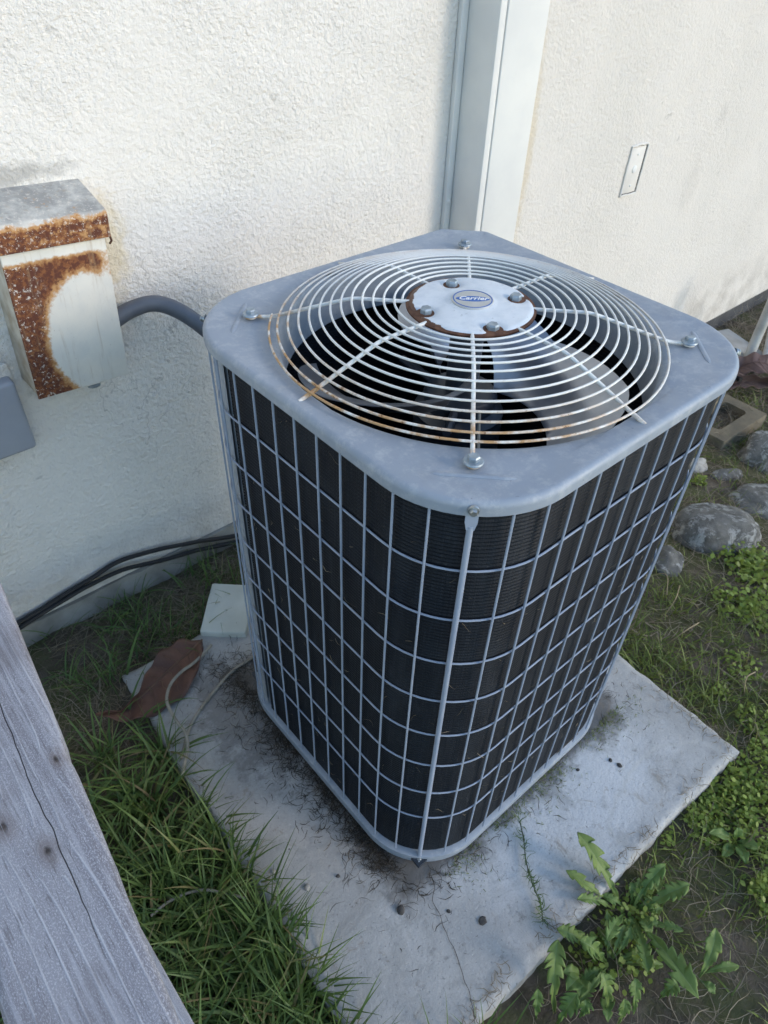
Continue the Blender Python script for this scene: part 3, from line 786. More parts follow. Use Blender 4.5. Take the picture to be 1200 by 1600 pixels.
mesh('lid_hook', *tube([(.112, -.010, -.030), (.1165, -.012, -.055), (.113, -.008, -.062)], .0025, 7), M['rust'], bx)
def hasp(x, y, z, r):
    n = 16; V, F = [], []
    for zz_ in (0, -.0025):
        V.append((x, y+.02, z+zz_))
        for k in range(n+1):
            a = -PI*k/n; V.append((x+r*math.cos(a), y+r*.85*math.sin(a), z+zz_))
    m_ = n+2
    F = [tuple(range(1, n+2)), tuple(range(m_+n+1, m_, -1))]+[(1+k, 2+k, m_+2+k, m_+1+k) for k in range(n)]
    return mesh('hasp', V, F, M['steel'], bx, ang=30)
hasp(.020, -.001, -.3775, .0150)
mesh('hasp_loop', *tube([(-.045+.012*math.cos(a), .035, -.376-.016*math.sin(a)) for a in np.linspace(0, PI, 14)], .0028, 7), M['steel'], bx)

cdt = mesh('conduit', *tube(spline([(-.33, .825, .882), (-.27, .822, .902), (-.21, .808, .905), (-.155, .770, .872), (-.10, .70, .80), (-.05, .58, .72), (0, .46, .66), (.02, .385, .63)], 10), lambda t: .0195+.0004*math.sin(t*900), 16), M['conduit'])
tag(cdt, 'grey flexible conduit running from rusty box down to back of unit', 'conduit')
gb = empty('junction_box', (-.66, YW, .75)); tag(gb, 'flat grey painted junction cover low on the wall below rusty box', 'junction box')
bevbox('cover', -.11, .093, -.045, .0, -.126, .060, .010, M['plastic_grey'], gb, seg=4)
bevbox('back_plate', -.12, .100, -.012, .006, .045, .090, .006, M['stucco'], gb, seg=3, sub=3, jit=.006)

# black cables on the foundation ledge
for nm, pts, lab in (('black_cable', [(-4, 990), (60, 955), (100, 930), (140, 905), (183, 879), (240, 860), (300, 848), (372, 836), (470, 815)], 'upper black cable sagging along the foot of stucco wall'),
                ('black_cable', [(0, 1000), (50, 968), (100, 938), (140, 914), (190, 892), (250, 876), (310, 860), (372, 846), (470, 826)], 'lower black cable along the foot of stucco wall')):
    y = YW-.016 if 'upper' in lab else YW-.022
    P = spline([onw(px, py, y) for px, py in pts], 6)
    tag(mesh(nm, *tube([p+mnoise.noise_vector(p*9)*.003 for p in P], .0068, 8), M['black']), lab, 'cable', 'black cables at the wall foot')

# ------------------------------------------------------------------ fence rail in the foreground
fe = empty('wooden_fence', (0, 0, 0)); tag(fe, 'weathered grey wooden fence rail with knots in the lower left foreground', 'fence')
ra, rb = on(0, 910, RZ), on(280, 1600, RZ); rdx = (rb.x-ra.x)/(rb.y-ra.y)
rl, rl2 = on(8, 1600, RZ), on(0, 1556, RZ)
Wd = .128
def rail():
    ny = 150; V, F = [], []; y0, y1 = -1.5, YW-.04
    prof = []
    for i in range(ny+1):
        y = y0+(y1-y0)*i/ny; xr = ra.x+rdx*(y-ra.y)
        e = .0012*mnoise.noise(Vector((0, y*9, 1)))+.0009*mnoise.noise(Vector((0, y*60, 5)))
        e2 = .0022*mnoise.noise(Vector((3, y*14, 1)))
        chip = .0035*math.exp(-((y-on(103, 1180, RZ).y)/.016)**2)
        xl = xr-Wd+e2; xr = xr+e-chip
        ring = [(xl, RZ-.038), (xl, RZ-.004), (xl+.004, RZ)]
        for k in range(1, 12):
            t = k/12; ring.append((xl+.004+(xr-xl-.009)*t, RZ+.0008*mnoise.noise(Vector((t*9, y*3, 2)))))
        ring += [(xr-.0045, RZ-.0005), (xr-.0012, RZ-.0026), (xr, RZ-.006), (xr-.001, RZ-.038)]
        V += [(x, y, z) for x, z in ring]; n = len(ring)
    for i in range(ny):
        for k in range(n): F.append((i*n+k, i*n+(k+1) % n, (i+1)*n+(k+1) % n, (i+1)*n+k))
    F += [tuple(range(n)), tuple(ny*n+k for k in range(n-1, -1, -1))]
    return V, F
mesh('top_rail', *rail(), M['wood'], fe, ang=50)
xm = ra.x-Wd/2
for y in (-1.35, .76): bevbox('post', xm-.045, xm+.02, y-.045, y+.045, -.15, RZ-.039, .004, M['wood'], fe)
bevbox('lower_rail', xm-.027, xm+.01, -1.3, .71, .18, .26, .003, M['wood'], fe)

# ------------------------------------------------------------------ things by the wall and on the pad
pb = [on(320, 985, .028), on(392, 988, .028), on(322, 913, .028), on(392, 911, .028)]
cb = empty('pale_slab', (*( (pb[0]+pb[1]+pb[2]+pb[3])/4 ).to_2d(), 0)); tag(cb, 'small pale square slab lying beside the left foot of the unit', 'slab')
ux = (pb[1]-pb[0]).normalized(); cb.rotation_euler = (math.radians(3), 0, math.atan2(ux.y, ux.x))
hw = (pb[1]-pb[0]).length/2; hd = (pb[2]-pb[0]).length/2
bevbox('slab', -hw, hw, -hd, hd, -.006, .027, .005, M['cover'], cb, seg=3, sub=2, jit=.002)

def polyl(pts, zs): return [on(px, py, z) for (px, py), z in zip(pts, zs)]
def resample(P, n):
    P = spline(P, 10); d = [0]
    for a, b in zip(P, P[1:]): d.append(d[-1]+(b-a).length)
    out = []
    for k in range(n):
        t = d[-1]*k/(n-1); i = max(0, min(len(P)-2, next((j for j in range(len(d)-1) if d[j+1] >= t), len(P)-2)))
        out.append(P[i].lerp(P[i+1], (t-d[i])/max(1e-9, d[i+1]-d[i])))
    return out
def big_leaf(name, lft, mid, rgt, mat, rib, label, thick=.0012, amp=.008):
    t = empty(name, tuple(mid[0])); tag(t, label, 'leaf', 'big dry leaves'); o = mid[0]
    n, m_ = 44, 7; Lp, Mp, Rp = resample(lft, n), resample(mid, n), resample(rgt, n); V, F = [], []
    for i in range(n):
        for j in range(-m_, m_+1):
            u = abs(j)/m_; e = Lp[i] if j < 0 else Rp[i]; p = Mp[i].lerp(e, u)
            ph = i*.75-abs(j)*.55
            p = p+Vector((0, 0, amp*u*math.sin(ph)*min(1, 4*math.sin(PI*i/(n-1))) - .006*math.sin(PI*u)*0))+mnoise.noise_vector(p*18)*.003*u
            V.append(p-o)
    w_ = 2*m_+1
    F = [(i*w_+j, i*w_+j+1, (i+1)*w_+j+1, (i+1)*w_+j) for i in range(n-1) for j in range(w_-1)]
    ob = mesh('leaf_blade', V, F, mat, t, ang=80, fix=False); sm = ob.modifiers.new('thick', 'SOLIDIFY'); sm.thickness = thick
    vs_ = []
    for i in range(4, n-5, 4):
        for sg in (-1, 1):
            js = [V[min(n-1, i+int(a*.6))*w_+m_+sg*a] for a in range(0, m_)]
            vs_.append(tube([q+Vector((0, 0, .0012)) for q in js], lambda s: .0011*(1-.75*s)+.0002, 4))
    mesh('vein', *join(*vs_), rib, t)
    mesh('midrib', *tube([p-o+Vector((0, 0, .002)) for p in Mp], lambda s: .0026*(1-.7*s)+.0003, 6), rib, t)
    return t
big_leaf('dry_leaf', polyl([(316, 1000), (285, 1000), (258, 1012), (236, 1040), (221, 1066), (205, 1096), (180, 1110), (150, 1113)], [.012, .03, .045, .045, .04, .035, .03, .05]),
         polyl([(316, 1000), (295, 1020), (272, 1040), (255, 1056), (238, 1073), (212, 1096), (185, 1113), (150, 1115)], [.012, .015, .016, .014, .012, .012, .018, .05]),
         polyl([(316, 1000), (317, 1020), (309, 1045), (296, 1076), (270, 1101), (236, 1120), (194, 1127), (150, 1117)], [.012, .02, .022, .016, .008, .008, .02, .05]),
         M['brown_leaf'], M['leaf_rib'], 'large brown dry leaf curled on the pad corner beside the cord')
def cord(name, pts, z, r, mat, label, cat, group=None, lift=0):
    P = spline([on(px, py, z) for px, py in pts], 7)
    P = [p+mnoise.noise_vector(p*20)*.0015+Vector((0, 0, lift*math.sin(PI*i/(len(P)-1)))) for i, p in enumerate(P)]
    return tag(mesh(name, *tube(P, r, 8), mat), label, cat, group)
cord('cord', [(330, 1008), (318, 1024), (303, 1040), (285, 1056), (269, 1075), (263, 1098), (268, 1118), (279, 1136), (290, 1148), (294, 1165), (291, 1187), (285, 1212)], .016, .0043, M['cord'], 'beige cord bowed across the dry leaf and the pad corner', 'cord', 'beige cords', .024)
cord('cord', [(402, 1022), (390, 1031), (370, 1043), (352, 1060), (331, 1085), (311, 1111), (296, 1138), (288, 1165), (283, 1185)], .006, .0045, M['cord'], 'straight beige cord running out from under the unit', 'cord', 'beige cords')
cord('cord', [(236, 1432), (262, 1412), (290, 1400), (320, 1394), (350, 1397), (385, 1404)], .0, .0032, M['cord'], 'pale cord arching out of the grass beside the pad edge', 'cord', 'beige cords', .012)

def rock(name, c, sx, sy, sz, mat, label, seed, cat='rock', group=None, rz=0, sub=4, rough=.22):
    bm = bmesh.new(); bmesh.ops.create_icosphere(bm, subdivisions=sub, radius=1)
    o = Vector((seed*3.1, seed*1.7, seed))
    for v in bm.verts:
        d = v.co.normalized(); k = 1+rough*mnoise.noise(d*1.6+o)+rough*.35*mnoise.noise(d*4+o)+.03*mnoise.noise(d*11+o)
        v.co = Vector((d.x*sx*k, d.y*sy*k, max(-.35, d.z)*sz*k))
    me = bpy.data.meshes.new(name); bm.to_mesh(me); bm.free(); me.materials.append(mat); shade(me, 180)
    ob = link(name, me, None, c); ob.rotation_euler = (0, 0, rz); return tag(ob, label, cat, group)
G = 'rocks beside the unit'
def rp(px, py, z=-.07): p = on(px, py, z); return (p.x, p.y, gz(p.x, p.y))
rock('rock', rp(1117, 830), .165, .125, .085, M['rock'], 'large oval grey lichen-speckled rock right of the unit', 3, group=G, rz=math.radians(-40), rough=.16)
rock('rock', rp(1195, 775), .15, .10, .05, M['rock'], 'flat grey rock at the edge behind the large oval rock', 5, group=G, rz=-.5)
rock('rock', rp(1205, 700), .14, .11, .10, M['rock'], 'rough grey boulder beside the hollow concrete block', 8, group=G)
rock('rock', rp(1040, 880), .075, .055, .04, M['rock'], 'brownish rock half hidden against the right side of unit', 9, group=G, rz=.5)
rock('rock', rp(1090, 722), .055, .04, .03, M['pale_pebble'], 'small pale stone below the hollow block, nearer the unit', 11, group=G, sub=3)
rock('rock', rp(1140, 735), .075, .035, .03, M['rock'], 'long low stone with a pale end below the hollow block', 13, group=G, sub=3, rz=-.5)

# hollow concrete block
A0 = on(1132, 691, -.055)
hb = empty('hollow_block', (A0.x, A0.y, 0), math.radians(-2)); tag(hb, 'brown concrete block with open cell lying behind the unit', 'concrete block')
def hollow():
    W, D, t, z0, z1 = .36, .24, .062, -.17, -.055
    o = [(0, 0), (W, 0), (W, D), (0, D)]; i_ = [(t, t), (W-t, t), (W-t, D-t), (t, D-t)]
    def rnd_(q, r):
        out = []
        for k, (x, y) in enumerate(q):
            cx = x+(r if k in (0, 3) else -r); cy = y+(r if k < 2 else -r); a0 = [180, 270, 0, 90][k]
            for j in range(5): a = math.radians(a0+90*j/4); out.append((cx+r*math.cos(a), cy+r*math.sin(a)))
        return out
    o, i_ = rnd_(o, .008), rnd_(i_, .025); n = len(o)
    rings_ = [[(x, y, z0) for x, y in o], [(x, y, z1-.006) for x, y in o], [(x*.985+.003, y*.985+.003, z1) for x, y in o], [(x, y, z1) for x, y in i_], [(x, y, z0) for x, y in i_]]
    return loft(rings_)
mesh('shell', *hollow(), M['block'], hb, ang=50)
sf = [(.03+.30*i/12, .03+.18*j/8, -.095+.022*mnoise.noise(Vector((i*.5, j*.5, 2)))+.012*mnoise.noise(Vector((i*1.7, j*1.7, 5)))) for j in range(9) for i in range(13)]
mesh('soil_fill', sf, [(j*13+i, j*13+i+1, (j+1)*13+i+1, (j+1)*13+i) for j in range(8) for i in range(12)], M['soil'], hb, fix=False)
# grey board, pipe, dry leaves and scraps by the right wall
q = [onw(1, 1, 1)]
bc = on(1146, 553, -.04)
gbd = empty('grey_board', (bc.x, bc.y, bc.z), math.radians(-14)); gbd.rotation_euler = (math.radians(4), math.radians(3), math.radians(-14)); tag(gbd, 'flat pale grey board scrap lying against the foot of right wall', 'board')
bevbox('board', -.30, .16, -.07, .19, -.012, .012, .003, M['board'], gbd, sub=1, jit=.002)
pp = [on(1168, 562, -.05), on(1188, 515, .10), on(1204, 478, .22), on(1225, 425, .38)]
tag(mesh('pipe', *tube(spline(pp, 5), .024, 16), M['pvc']), 'dirty white plastic pipe leaning among the scraps by right wall', 'pipe')
tag(mesh('pipe', *tube([on(1196, 560, -.05), on(1205, 520, .02), on(1215, 470, .15)], .018, 14), M['pvc']), 'thin pale pipe at the edge of photo beside the thicker pipe', 'pipe')
big_leaf('dry_leaf', polyl([(1132, 585), (1150, 562), (1175, 552), (1204, 556), (1230, 570)], [-.03, .0, .03, .03, .0]),
         polyl([(1132, 588), (1155, 574), (1178, 566), (1204, 570), (1230, 578)], [-.05, -.03, .01, .0, -.03]),
         polyl([(1132, 590), (1158, 584), (1182, 582), (1206, 586), (1230, 585)], [-.05, -.02, -.01, -.02, -.04]), M['purple_leaf'], M['purple_leaf'], 'curled purple-brown dry leaf by the pipe, upper of two')
big_leaf('dry_leaf', polyl([(1120, 608), (1140, 588), (1165, 584), (1195, 590), (1230, 600)], [-.06, -.02, .0, .0, -.02]),
         polyl([(1120, 612), (1142, 600), (1166, 597), (1195, 598), (1230, 606)], [-.07, -.06, -.05, -.05, -.06]),
         polyl([(1120, 615), (1145, 606), (1168, 605), (1195, 606), (1230, 612)], [-.07, -.06, -.06, -.06, -.06]), M['purple_leaf'], M['purple_leaf'], 'flat purple-brown dry leaf behind the hollow block, lower of two')
tag(mesh('pipe_scrap', *tube([on(1118, 606, -.06), on(1134, 600, -.045), on(1150, 590, -.03), on(1157, 594, -.03)], .014, 10), M['black']), 'short black pipe scrap under the dry leaves', 'scrap')

# bits on the pad
PG = 'grit lying on the pad'
def bit(px, py, r, mat, label, seed, flat=.5):
    p = on(px, py, .001); rock('pebble', (p.x, p.y, .001+r*.1), r, r*.85, r*flat, mat, label, seed, 'pebble', PG, seed, 2, .3)
bit(626, 1422, .0105, M['pebble'], 'largest dark pebble on the pad below the unit', 1, .55)
bit(701, 1424, .005, M['pebble'], 'small dark pebble right of the pad crack', 2, .35)
bit(754, 1439, .010, M['pebble'], 'round flat grey pebble on the pad nearest the dandelion', 3, .12)
bit(480, 1387, .008, M['pale_pebble'], 'pale chip on the pad beside the long grass', 4, .3)
bit(427, 1362, .006, M['pale_pebble'], 'tiny white chip on the pad edge by the grass', 5, .4)
bit(528, 1369, .005, M['pebble'], 'tiny dark pebble between the grass and the unit', 6)
bit(954, 1188, .006, M['pebble'], 'brown crumb on the right part of the pad', 7)
bit(968, 1196, .007, M['pebble'], 'dark crumb on the right part of pad, beside the brown one', 8, .4)
bit(903, 1203, .005, M['pebble'], 'small dark crumb on the pad below the right face', 9, .4)

# ------------------------------------------------------------------ vegetation
def ribbons(base, az, length, width, lean, curl, seg=6, twist=None, wave=0, zmin=None):
    n = len(base); d = np.stack([np.cos(az), np.sin(az), np.zeros(n)], 1); side = np.stack([-np.sin(az), np.cos(az), np.zeros(n)], 1)
    if twist is not None: side = side*np.cos(twist)[:, None]+np.array([0, 0, 1.])*np.sin(twist)[:, None]
    P = base.copy(); V = []
    for s in range(seg+1):
        t = s/seg; wd = width*(1-t**1.8)*(.55+.45*min(1, t*5)) if s < seg else width*.06
        off_ = (side.T*(np.sin(t*5+az*7)*wave*length)).T if wave else 0
        V.append(np.stack([P+off_-side*wd[:, None], P+off_+side*wd[:, None]], 1))
        ang = lean+curl*t; st = (length/seg)[:, None]
        P = P+st*(d*np.sin(ang)[:, None]+np.array([0, 0, 1.])*np.cos(ang)[:, None])
        if zmin is not None: P[:, 2] = np.maximum(P[:, 2], zmin)
    V = np.stack(V, 1).reshape(n, -1, 3); m_ = V.shape[1]
    f = np.array([[2*s, 2*s+1, 2*s+3, 2*s+2] for s in range(seg)])
    F = (f[None]+(np.arange(n)*m_)[:, None, None]).reshape(-1, 4)
    return V.reshape(-1, 3), F, m_
def in_pad(x, y, mrg=0.0):
    c, s = math.cos(-PR), math.sin(-PR); lx, ly = c*x-s*y, s*x+c*y
    return -.634-mrg < lx < .55+mrg and -.643-mrg < ly < .56+mrg
def scatter(n, fn, x0, x1, y0, y1):
    out = []; k = 0
    while len(out) < n and k < n*40:
        k += 1; x = rng.uniform(x0, x1); y = rng.uniform(y0, y1)
        if rng.random() < fn(x, y): out.append((x, y, gz(x, y)-.004))
    return np.array(out)
def clumped(seed, sc): return lambda x, y: .5+.5*mnoise.noise(Vector((x*sc, y*sc, seed)))
def grass(name, pts, lmin, lmax, wmin, wmax, mat, label, lean=(.05, .7), curl=(.3, 1.5), tb=(.0, 1.0), aim=None, seg=6, wave=0, zmin=None):
    n = len(pts); az = rng.uniform(0, 2*PI, n)
    if aim is not None: az = np.where(rng.random(n) < aim[1], aim[0]+rng.normal(0, .7, n), az)
    V, F, m_ = ribbons(pts, az, rng.uniform(lmin, lmax, n), rng.uniform(wmin, wmax, n), rng.uniform(*lean, n), rng.uniform(*curl, n), seg, rng.normal(0, .5, n), wave, zmin)
    t = np.repeat(np.clip(rng.beta(2, 2.4, n)*(tb[1]-tb[0])+tb[0], 0, 1), m_)
    o = npmesh(name, V, F, mat, t); return tag(o, label, 'grass' if 'grass' in name else name.split('_')[-1], kind='stuff')
c1 = clumped(3, 7)
def leftfn(x, y):
    if in_pad(x, y, -.004) or x < -1.35: return 0
    k = c1(x, y); d = 1.0 if y < .30 else max(.08, 1-(y-.30)/.22)
    return min(1, max(0, (k-.12)*1.9))*d
pts = scatter(5600, leftfn, -1.3, -.50, -1.1, .62)
# tufts: gather blades towards tuft centres
cent = scatter(95, leftfn, -1.25, -.55, -1.0, .5)
for i in range(len(pts)):
    if rng.random() < .72:
        c = cent[np.argmin(((cent[:, :2]-pts[i, :2])**2).sum(1))]; pts[i, :2] = c[:2]+rng.normal(0, .014, 2); pts[i, 2] = gz(*pts[i, :2])-.004
pts = np.array([p for p in pts if not in_pad(p[0], p[1], -.006)])
xt = scatter(1500, lambda x, y: 0 if in_pad(x, y, -.004) else .9, -.98, -.58, -.75, .05); pts = np.concatenate([pts, xt])
grass('grass', pts, .06, .20, .0018, .0052, M['grass'], 'long dark green grass between the fence rail and the pad', (.05, .75), (.4, 2.0), (.0, 1.0))
ep = []
for i in range(26):        # tufts rooted along the pad's left edge, blades reaching over the concrete
    t = rng.uniform(-.64, .30); c = Vector((-.646, t, 0)); c = Matrix.Rotation(PR, 3, 'Z') @ c
    for k in range(rng.integers(4, 13)): ep.append((c.x+rng.normal(0, .010)-.004, c.y+rng.normal(0, .014), -.05))
ep = np.array([p for p in ep if not in_pad(p[0], p[1], -.004)])
grass('grass', ep, .07, .20, .0018, .0038, M['grass'], 'tufts of grass along the left edge leaning over the pad', (.15, .75), (.4, 1.3), (.1, .85), aim=(-.3, .75))
def wallfn(x, y):
    if in_pad(x, y, .0): return 0
    return max(0, c1(x+3, y)-.30)*1.6
pts = scatter(900, wallfn, -.75, .75, .56, .86)
grass('grass', pts, .05, .17, .0012, .0028, M['grass'], 'sparse grass along the foot of the left wall', (.2, .9), (.4, 1.6), (.0, 1.0))
def strawleft(x, y): return 0 if in_pad(x, y, -.01) else (1 if y > .28 else .25)*max(0, c1(x-2, y+1)-.15)
pts = scatter(4200, strawleft, -1.1, .5, -.6, .86); pts[:, 2] += .006
grass('dry_straw', pts, .03, .13, .0006, .0013, M['straw'], 'matted dry straw near the left wall', (1.2, 1.75), (-.3, .5), (.0, .9), seg=4, wave=.08)
# right hand ground
c2 = clumped(9, 5)
def rightfn(x, y):
    if in_pad(x, y, .01): return 0
    if y > .74: return 0
    far = 1.0 if x < 1.1 else .35
    return max(0, c2(x, y)-.25)*1.5*far
def strawfn(x, y):
    if in_pad(x, y, .0) or y > .74: return 0
    return max(0.1, 1.1-c2(x, y))*(1 if x > .55 else .9)
pts = scatter(13000, strawfn, -.35, 3.2, -1.25, .74); pts[:, 2] += .006
grass('dry_straw', pts, .03, .14, .0006, .0014, M['straw'], 'tangled dry straw over the soil right of the pad', (1.15, 1.75), (-.4, .6), (.0, .95), seg=4, wave=.09)
pts = scatter(8500, rightfn, .0, 2.6, -1.25, .70)
grass('grass', pts, .025, .085, .0011, .0026, M['grass_right'], 'short patchy grass on the ground right of the pad', (.1, 1.0), (.3, 1.5), (.0, 1.0))
def edgefn(x, y): return 1 if (not in_pad(x, y, .004) and in_pad(x, y, .17) and x > .42) else 0
pts = scatter(1300, edgefn, .40, .80, -.55, .75)
grass('grass', pts, .04, .12, .0010, .0024, M['grass_right'], 'denser grass hugging the far right edge of the pad', (.2, 1.0), (.4, 1.5), (.0, .9))
pts = scatter(2600, lambda x, y: max(.12, c2(x, y+4)) if y < .77 else 0, 1.7, 3.7, .12, .80); pts[:, 2] += .008+abs(rng.normal(0, .014, len(pts)))
grass('dry_straw', pts, .05, .19, .0008, .0017, M['straw'], 'heaped dry roots and straw at the foot of the right wall', (.8, 1.7), (-.4, .9), (.0, .7), seg=5, wave=.10)
pts = np.array([(A0.x+.03+.30*rng.random(), A0.y+.03+.17*rng.random(), -.092) for _ in range(170)])
grass('dry_straw', pts, .04, .11, .0007, .0014, M['straw'], 'dry straw filling the cell of the hollow block', (1.0, 1.6), (-.3, .6), (.0, .6), seg=4, wave=.1)
# long dry stalks
st = []
for (a, b, c, z) in [((1040, 1008), (1072, 985), (1092, 973), .03), ((1162, 1090), (1166, 1060), (1180, 1050), .05), ((1085, 700), (1112, 640), (1130, 618), .03), ((1000, 905), (1040, 897), (1042, 930), .03), ((1040, 960), (1056, 935), (1062, 915), .02)]:
    st.append(tube(spline([on(*a, -.06), on(*b, z-.03), on(*c, z-.05)], 6), .0017, 5))
tag(mesh('dry_stalks', *join(*st), simple('dry_stalk', (.34, .27, .16), (.24, .19, .11), 30, .8)), 'a few long pale dry stalks across the right soil', 'stalks', kind='stuff')
# organic debris on the pad round the foot of the unit
def debfn(x, y):
    if not in_pad(x, y, -.01): return 0
    m_ = max(abs(x), abs(y)); e = m_-.372
    if e < -.004: return 0
    k = math.exp(-max(0, e)/.030)*(.35+.9*max(0, mnoise.noise(Vector((x*9, y*9, 4)))+.35))
    return k*(1.0 if x < -.30 and y > -.3 else (.12 if x < -.1 else .05))
p2 = []
while len(p2) < 2600:
    x, y = rng.uniform(-.56, .5), rng.uniform(-.56, .5)
    if rng.random() < debfn(x, y): p2.append((x, y, .002+abs(rng.normal(0, .004))))
grass('debris', np.array(p2), .008, .042, .0005, .0011, M['fibre'], 'dark dried plant fibres caught along the foot of the unit', (1.3, 1.65), (-.3, .3), (.0, .9), seg=4, wave=.12, zmin=.002)
ms = []
while len(ms) < 1000:
    x, y = rng.uniform(-.30, .45), rng.uniform(-.47, -.375)
    if rng.random() < math.exp(-(-.378-y)/.022)*max(0, mnoise.noise(Vector((x*8, y*8, 14)))+.4): ms.append((x, y, .001))
grass('moss', np.array(ms), .004, .013, .0006, .0013, M['grass_right'], 'thin green moss along the foot of the right face', (.4, 1.3), (.0, .6), (.0, .6), seg=2)

# chickweed: little oval leaves
def chick(name, patches, label, n, size=(.0045, .0085)):
    C = []
    for (px, py, r, k) in patches:
        c = on(px, py, -.05)
        for i in range(int(n*k)):
            a, q = rng.uniform(0, 2*PI), r*math.sqrt(rng.random())*(1 if rng.random() < .8 else 1.5)
            x, y = c.x+q*math.cos(a), c.y+q*math.sin(a)
            if in_pad(x, y, .004): continue
            C.append((x, y, gz(x, y)+.004+abs(rng.normal(0, .014))))
    C = np.array(C); n = len(C); az = rng.uniform(0, 2*PI, n); tl = rng.normal(0, .45, n); sz = rng.uniform(*size, n)
    u = np.stack([np.cos(az)*np.cos(tl), np.sin(az)*np.cos(tl), np.sin(tl)], 1); r2 = rng.normal(0, .4, n)
    v = np.stack([-np.sin(az)*np.cos(r2), np.cos(az)*np.cos(r2), np.sin(r2)], 1)
    prof = [(-1, 0), (-.45, -.62), (.25, -.66), (1, 0), (.25, .66), (-.45, .62)]
    V = np.stack([C+u*(a*sz)[:, None]+v*(b*sz)[:, None] for a, b in prof], 1).reshape(-1, 3)
    F = np.arange(n*6).reshape(n, 6)
    o = npmesh(name, V, F, M['chick'], np.repeat(rng.beta(2, 2, n), 6), smooth=False); tag(o, label, 'ground cover', kind='stuff')
chick('ground_cover', [(1115, 1245, .05, .5), (1160, 1225, .06, .6), (1140, 1285, .06, .6), (1190, 1260, .06, .6), (1195, 1400, .04, .4), (1100, 1300, .04, .25), (1200, 1340, .04, .3), (1175, 1130, .05, .25), (1160, 1040, .06, .25), (1195, 1180, .05, .35), (1120, 1090, .03, .08), (1080, 1270, .03, .15)], 'yellow-green chickweed along the right edge near the pad corner', 420)
chick('ground_cover', [(1170, 870, .09, .9), (1200, 905, .10, .7), (1150, 945, .07, .35), (1195, 960, .08, .35), (1095, 745, .03, .12)], 'chickweed patch below the large oval rock', 420, (.006, .012))
chick('ground_cover', [(985, 1470, .07, .35), (940, 1500, .06, .3), (1000, 1420, .04, .2), (275, 1575, .05, .15), (450, 1555, .04, .12), (1035, 1310, .03, .12)], 'tiny chickweed leaves among the dandelion leaves', 420, (.004, .008))

# dandelions
def dleaf(base, tip, wid, seed, rise=.03, teeth=6, lobed=1.35, oval=False, roll=0.0):
    b, t = Vector(base), Vector(tip); mid = (b+t)/2+Vector((0, 0, rise)); n = 44; V, F, T = [], [], []
    r_ = random.Random(seed); ph = r_.random(); sgn = r_.choice((-1, 1)); bend = r_.uniform(-.12, .12)*(t-b).length
    hs = Vector((-(t-b).y, (t-b).x, 0)).normalized(); mid += hs*bend
    cols = (-1, -.72, -.4, -.06, 0, .06, .4, .72, 1)
    Lq = (t-b).length
    for i in range(n+1):
        s = i/n; p = b*(1-s)**2+mid*2*s*(1-s)+t*s*s; tg = ((mid-b)*(1-s)+(t-mid)*s).normalized()
        sd = tg.cross(Vector((0, 0, 1))); sd = sd.normalized() if sd.length > 1e-3 else hs
        sd = (sd+Vector((0, 0, 1))*roll).normalized(); up = sd.cross(tg)
        if oval: env = math.sin(PI*min(1, max(0, (s-.18)/.82))**.8)**.8 if s > .18 else 0
        else: env = (.10+.90*min(1, (s/.62))**1.3)*(1 if s < .76 else max(0, 1-(s-.76)/.24)**.72)
        for c in cols:
            q = (s*teeth+ph+(.5 if c > 0 else 0)*sgn+.8*mnoise.noise(Vector((s*3.1, ph*9, 1 if c > 0 else 5)))) % 1; lob = lobed*(.75+.6*mnoise.noise(Vector((s*4, ph*7, 3 if c > 0 else 8))))
            saw = 1-.62*lob*(q**1.5 if s < .84 else 0)*(1 if s > .15 else .5)
            if oval: saw = 1
            hw = 1.12*wid*max(.035, env*saw)
            back = -.30*hw*lobed*(1-q)*abs(c) if not oval else 0
            wav = .13*wid*math.sin(s*17+c*2+ph*6)*abs(c)+.30*wid*mnoise.noise(Vector((s*5, c*1.6, ph*20)))*abs(c)
            V.append(p+sd*(c*hw)+up*(abs(c)*hw*.28+wav)+tg*back); T.append(1.0 if abs(c) < .01 else (.85 if abs(c) < .1 else .3))
    w_ = len(cols)
    F = [(i*w_+j, i*w_+j+1, (i+1)*w_+j+1, (i+1)*w_+j) for i in range(n) for j in range(w_-1)]
    return V, F, T
def dplant(name, label, cat, root, leaves, group=None, mat=None, more=(), **kw):
    t = empty(name, tuple(root)); tag(t, label, cat, group)
    for i, (bp, tp, tz, w_, rise) in enumerate(leaves):
        b = on(*bp, -.035) if bp else Vector(root)+Vector((0, 0, .01)); e = on(*tp, tz)
        V, F, T = dleaf(b-Vector(root), e-Vector(root), w_, int(tp[0]*7+tp[1]*13), rise, **kw)
        leaf_mesh(V, F, T, mat, t)
    for i, (b, e, w_, rise) in enumerate(more):
        V, F, T = dleaf(b-Vector(root), e-Vector(root), w_, 77+i*13, rise, **kw); leaf_mesh(V, F, T, mat, t)
def leaf_mesh(V, F, T, mat, t):
        me = npmesh('leaf', np.array([tuple(v) for v in V]), np.array(F), mat or M['dandelion'], np.array(T), parent=t)
        sm = me.modifiers.new('thick', 'SOLIDIFY'); sm.thickness = .0007
def extra(root, k, lo, hi, sd):
    q = random.Random(sd); out = []
    for i in range(k):
        a = q.uniform(0, 2*PI); ln = q.uniform(lo, hi); e = root+Vector((math.cos(a)*ln, math.sin(a)*ln, q.uniform(.0, .045)))
        b = root+Vector((math.cos(a)*.012, math.sin(a)*.012, .01))
        if in_pad(e.x, e.y, -.03): e.z = .015+.03*q.random()
        out.append((b, e, q.uniform(.008, .015), q.uniform(.015, .04)))
    return out
r1 = on(985, 1425, -.05)
